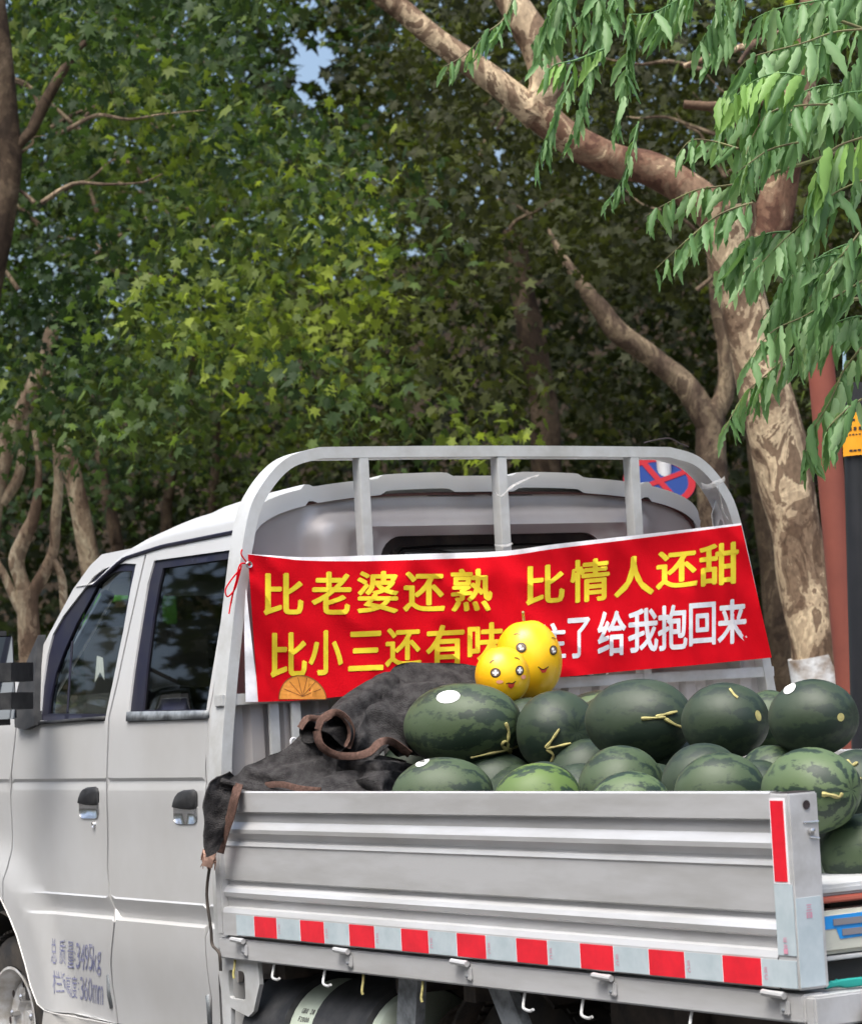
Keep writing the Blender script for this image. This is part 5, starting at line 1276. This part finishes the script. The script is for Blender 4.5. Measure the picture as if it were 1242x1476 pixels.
# crowns: clumps of real leaves, filled through the depth of the wood
def clumps(n, x0, x1, y0, y1, d0, d1, dens_fn=None):
    out = []
    while len(out) < n:
        x = rng.uniform(x0, x1); y = rng.uniform(y0, y1); d = (rng.uniform(d0 ** 3, d1 ** 3)) ** (1 / 3)
        if dens_fn is None or rng.random() < dens_fn(x, y, d): out.append((x, y, d))
    return out
def dfn(x, y, d):
    low = 690 if x < 330 else 640
    k = 1.0
    if y > low: k = .12 if d > 20 else 0
    if math.hypot((x - 447) / 46, (y - 88) / 60) < 1.0: return 0
    if math.hypot((x - 425) / 110, (y - 70) / 130) < 1.0: k *= .35
    if x < 130 and y > 560 and d < 19: k *= .12
    if x < 110 and 120 < y < 330 and d < 14: k *= .2
    if x > 780 and y > 330 and d < 16: k *= .05
    if x > 700 and y > 380 and d < 19: k *= .35
    if 560 < x < 1100 and 20 < y < 330 and d < 13: k *= .25
    nz = noise.noise(Vector(tuple(atd(x, y, d) * .6)))
    if nz < .02: k *= .07 if y > 120 else .3
    return k
CL = clumps(2300, -420, 1650, -520, 760, 12.4, 27, dfn)
CL += [(x + rng.uniform(-25, 25), y + rng.uniform(-20, 20), d) for x, y, d in ((96, 430, 14.2), (80, 470, 14.4), (50, 590, 13.6), (80, 620, 13.6), (40, 560, 14.4), (110, 420, 14.3), (76, 540, 15.8), (810, 350, 15.5), (140, 50, 13), (1030, 300, 15.4)) for _ in range(2)]
# gather each tree's leaves
per = {i: [] for i in range(len(TREES))}
tx = [(t['_px'], t['_d']) for t in TREES]
for x, y, d in CL:
    s_ = [abs(x - a) / 200 + abs(d - b_) / 2.5 + rng.uniform(0, .5) for a, b_ in tx]; per[int(np.argmin(s_))].append((x, y, d))
def open_sky(P):   # keeps the small gap of sky between the crowns free
    v = P - CAM; zc = v @ FW; u = (v @ RX) / zc * F + CX; w_ = (v @ DN) / zc * F + CY
    n1 = np.array([noise.noise(Vector((a * .045, b_ * .045, 0))) for a, b_ in zip(u, w_)])
    r_ = np.hypot((u - 452) / 30, (w_ - 88) / 46) + n1 * 1.3
    return r_ > .95
for i, t in enumerate(TREES):
    C_ = []; S_ = []; T_n = []
    for x, y, d in per[i]:
        c = atd(x, y, d); n_ = 62; rad = rng.uniform(.3, .66)
        v = rng.normal(0, 1, (n_, 3)); v /= np.linalg.norm(v, axis=1)[:, None]; v *= (rng.random(n_) ** .45)[:, None] * rad; v[:, 2] *= .7
        C_.append(c + v); S_.append(rng.uniform(.06, .145, n_)); tt = rng.beta(1.6, 3.2) * .9 + .55 * noise.noise(Vector(tuple(c * .7))) + .30 * math.exp(-((x - 480) / 230) ** 2 - ((y - 420) / 210) ** 2); T_n.append(np.clip(tt + rng.normal(0, .14, n_), 0, 1))  # exp term: sunlit patch mid-crown put into the leaf tone
    if not C_: continue
    C_ = np.concatenate(C_); S_ = np.concatenate(S_); T_n = np.concatenate(T_n)
    k = open_sky(C_); C_, S_, T_n = C_[k], S_[k], T_n[k]
    near = (C_ - CAM) @ FW < 15.0
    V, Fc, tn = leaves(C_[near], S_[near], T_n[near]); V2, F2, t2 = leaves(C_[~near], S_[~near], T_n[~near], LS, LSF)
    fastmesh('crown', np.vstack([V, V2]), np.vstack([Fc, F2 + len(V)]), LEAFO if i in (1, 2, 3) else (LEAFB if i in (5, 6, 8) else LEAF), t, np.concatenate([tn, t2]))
    del t['_px'], t['_d']
# dense far wood on the bank (one mass)
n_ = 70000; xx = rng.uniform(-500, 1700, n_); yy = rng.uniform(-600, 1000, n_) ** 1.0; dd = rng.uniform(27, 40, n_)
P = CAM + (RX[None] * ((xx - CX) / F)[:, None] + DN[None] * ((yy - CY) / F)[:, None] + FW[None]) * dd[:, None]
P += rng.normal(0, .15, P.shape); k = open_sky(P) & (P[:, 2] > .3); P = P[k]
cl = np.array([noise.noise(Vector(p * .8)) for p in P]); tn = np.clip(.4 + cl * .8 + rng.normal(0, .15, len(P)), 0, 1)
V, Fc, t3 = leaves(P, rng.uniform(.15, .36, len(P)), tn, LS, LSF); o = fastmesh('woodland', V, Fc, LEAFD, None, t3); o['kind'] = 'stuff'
# low undergrowth on the bank by the trunks
P = []
for k in range(9000):
    x = rng.uniform(-300, 1500); d = rng.uniform(16, 28); y = rng.uniform(640, 1010)
    p = atd(x, y, d); g_ = bank_z(p[0], p[1]); p[2] = g_ + abs(rng.normal(0, .38)); P.append(p)
P = np.array(P); V, Fc, t3 = leaves(P, rng.uniform(.08, .2, len(P)), np.clip(rng.normal(.5, .25, len(P)), 0, 1), LS, LSF); o = fastmesh('undergrowth', V, Fc, LEAF, None, t3); o['kind'] = 'stuff'
# wood across the road behind the camera: what the glass and paint reflect
P = np.stack([rng.uniform(-45, 36, 38000), rng.uniform(-24, -15, 38000), rng.uniform(.4, 14, 38000) ], 1)
V, Fc, t3 = leaves(P, rng.uniform(.5, .95, len(P)), np.clip(rng.normal(.5, .25, len(P)), 0, 1), LS, LSF); o = fastmesh('woodland', V, Fc, LEAFD, None, t3); o['kind'] = 'stuff'

# ------------------------------------------------------------------ pinnate leaves hanging in at the upper right
TT = thing('pinnate_tree', 'tree of long drooping pinnate leaves hanging in from the upper right', 'tree', tuple(atd(1500, 1700, 7.4)))
TT.location.z = .0
b = MB(); q = atd(1500, 900, 7.4); b.tube(smoothpath([(q[0], q[1], 0), (q[0], q[1], 1.2), tuple(atd(1480, 400, 7.4)), tuple(atd(1450, -100, 7.4))], 6), [.14] * 7 + [.11] * 6 + [.08] * 6, 14, jit=.15); b.build('trunk', BARK3, TT)
TWIG = mat('green_brown_twig', (.12, .10, .05), .7, vary=(.16, .17, .06), vscale=20)
for pts, w0 in (([(1460, 250), (1330, 240), (1242, 215), (1160, 235), (1080, 260)], 9), ([(1460, 20), (1300, -10), (1150, -20), (1000, -30), (860, -25), (740, -40)], 12), ([(1465, 450), (1330, 430), (1242, 430), (1180, 440)], 9), ([(1450, 560), (1330, 540), (1242, 535), (1200, 560)], 7), ([(1455, 120), (1330, 80), (1240, 40), (1150, 10)], 8)):
    P = smoothpath([atd(x, y, 7.1) for x, y in pts], 5); b = MB(); b.tube(P, [w0 * 7.1 / F / 2 * (1 - .5 * i / len(P)) for i in range(len(P))], 8); b.build('twig', TWIG, TT)
def leaflet_mesh(seed):
    """a serrated lance shaped leaflet, folded along the midrib and arched; unit length along -z"""
    n_ = 9; V = []; Fc = []
    rr = random.Random(seed); cur = rr.uniform(.15, .7); fold = rr.uniform(.3, .8)
    for i in range(n_ + 1):
        t = i / n_; w_ = .096 * (math.sin(math.pi * min(1, t * .93 + .07)) ** .75) * (1 - .35 * t) * 1.35
        if i == n_: w_ = .004
        w2 = w_ * (1 + (.22 if i % 2 else -.06)); y = -cur * t * t * .6; x = .07 * math.sin(t * 3 + seed)
        V += [(x - w2, y - fold * w2 + .02 * math.sin(i * 2.1 + seed), -t), (x, y, -t), (x + w2, y - fold * w2 + .02 * math.cos(i * 2.3 + seed), -t + .01)]
    for i in range(n_):
        for j in range(2): a = 3 * i + j; Fc.append((a, a + 1, a + 4, a + 3))
    return V, Fc
LMESH = []
for k in range(8):
    V, Fc = leaflet_mesh(k); me = bpy.data.meshes.new('leaflet'); me.from_pydata(V, [], Fc); me.polygons.foreach_set('use_smooth', [True] * len(Fc)); me.materials.append(LEAFT)
    a = me.attributes.new('tone', 'FLOAT', 'FACE'); a.data.foreach_set('value', [min(.95, .12 + .11 * k)] * len(Fc)); me.update(); LMESH.append(me)
LV = [np.array([v.co[:] for v in me.vertices]) for me in LMESH]; LF = [[list(p.vertices) for p in me.polygons] for me in LMESH]
NL = 0; STV = MB(); tones = []
def pinnate(pts, d, size, n_l, young=False, big=True):
    global NL
    n_l = max(4, int(n_l * 1.3)); P = smoothpath([atd(x, y, d + random.uniform(-.05, .05)) for x, y in pts], 8); m = len(P)
    cl_ = None
    if NL < 285:
        b = MB(); b.tube(P, [.0032 * (1 - .7 * i / m) for i in range(m)], 5); cl_ = b.build('leaf_stalk', TWIG, TT)
    else: STV.tube(P, [.0032 * (1 - .7 * i / m) for i in range(m)], 4); tones.extend([.3] * (len(STV.f) - len(tones)))
    for k in range(n_l):
        t = (k + .7) / n_l; idx = min(m - 2, int(t * (m - 1))); p = P[idx]; tn = P[idx + 1] - P[idx]; tn = tn / (np.linalg.norm(tn) + 1e-9)
        for s_ in ((1, -1) if k < n_l - 1 else (1,)):
            # hang downward, leaning away from the stalk and a little to the tip
            sidev = np.cross(tn, (0, 0, 1)); sidev /= np.linalg.norm(sidev) + 1e-9
            dirv = np.array((0, 0, -1.0)) + sidev * s_ * random.uniform(.2, .9) + tn * random.uniform(.0, .8)
            dirv /= np.linalg.norm(dirv)
            zax = -Vector(dirv); yax = (Vector(tuple(sidev)) * s_ + Vector(tuple(FW)) * random.uniform(.1, .9)).normalized(); xax = yax.cross(zax).normalized(); yax = zax.cross(xax)
            if random.random() < .5: xax, yax = xax, yax
            Lh = size * random.uniform(.82, 1.12) * (.62 + .38 * math.sin(math.pi * min(1, t * .8 + .15)))
            kind = 7 if young and random.random() < .8 else random.choice([0, 1, 1, 2, 2, 3, 3, 4, 5])
            M_ = Matrix((( xax.x, yax.x, zax.x, p[0]), (xax.y, yax.y, zax.y, p[1]), (xax.z, yax.z, zax.z, p[2]), (0, 0, 0, 1))) @ Matrix.Rotation(random.uniform(-.9, .9), 4, 'Z') @ Matrix.Scale(Lh, 4)
            if NL < 290 and cl_ is not None:
                o = bpy.data.objects.new('leaflet', LMESH[kind]); COL.objects.link(o); o.parent = cl_
                o.matrix_basis = Matrix.Translation(-Vector(TT.location)) @ M_; NL += 1
            else:
                A = np.array(M_); Vv = LV[kind] @ A[:3, :3].T + A[:3, 3]; n0 = len(STV.f); STV.add(Vv, LF[kind]); tones.extend([min(.95, .12 + .11 * kind)] * (len(STV.f) - n0))
FR = [([(1064, 214), (1030, 204), (996, 202), (974, 226)], 42, 7), ([(1090, 262), (1040, 268), (1000, 275), (957, 295), (930, 312)], 46, 10), ([(1085, 292), (1050, 303), (1020, 320), (985, 350), (942, 390)], 46, 10),
      ([(1242, 42), (1202, 46), (1156, 62), (1110, 74), (1080, 84), (1055, 108)], 62, 10), ([(1200, 150), (1150, 152), (1110, 162), (1085, 195), (1075, 222)], 58, 8), ([(1150, 205), (1110, 215), (1080, 235), (1060, 250)], 50, 7),
      ([(1242, 198), (1200, 215), (1180, 250), (1165, 280)], 70, 8), ([(1242, 260), (1200, 280), (1170, 310), (1130, 345), (1085, 392)], 62, 11), ([(1242, 330), (1215, 365), (1190, 395), (1166, 430)], 62, 8),
      ([(1242, 405), (1200, 430), (1160, 455), (1110, 480), (1072, 530)], 58, 11), ([(1200, 470), (1160, 490), (1110, 535), (1072, 570), (1042, 622)], 52, 12), ([(1242, 500), (1215, 535), (1195, 580), (1165, 630), (1158, 670)], 62, 8), ([(1242, 575), (1220, 590), (1195, 615), (1185, 640)], 56, 5),
      ([(740, -6), (725, 28), (700, 48), (670, 78), (640, 96)], 38, 10), ([(870, 70), (830, 86), (800, 93), (784, 108)], 38, 6), ([(862, -6), (856, 40), (852, 90), (838, 150), (816, 210)], 42, 13), ([(830, 100), (806, 150), (786, 200), (770, 245)], 40, 9),
      ([(908, 20), (905, 70), (900, 120), (884, 190)], 44, 11), ([(920, 175), (906, 230), (890, 270), (870, 296)], 34, 7), ([(1000, -20), (975, 0), (940, 18), (905, 20)], 50, 7), ([(1242, -10), (1180, 0), (1120, 12), (1080, 30)], 60, 8), ([(1160, 110), (1120, 105), (1080, 120), (1050, 150)], 56, 7)]
for pts, L, n_l in FR: pinnate(pts, random.uniform(6.7, 7.2), L * 1.15 * 7 / F, n_l, young=random.random() < .18)
for k in range(24):
    x = random.uniform(1110, 1330); y = random.uniform(-60, 470)
    if x < 1130 and y > 330: continue
    pinnate([(x, y), (x - 35, y + 4), (x - 75, y + 24), (x - 105, y + 60)], random.uniform(7.2, 7.8), .125, 8, young=random.random() < .2)
for k in range(10):
    x = random.uniform(770, 1080); y = random.uniform(-70, -5); pinnate([(x, y), (x - 12, y + 30), (x - 26, y + 66), (x - 50, y + 104)], random.uniform(7.2, 7.8), .105, 8)
o = mesh('foliage', STV.v, STV.f, LEAFT, TT, True, None, tones); o['kind'] = 'stuff'
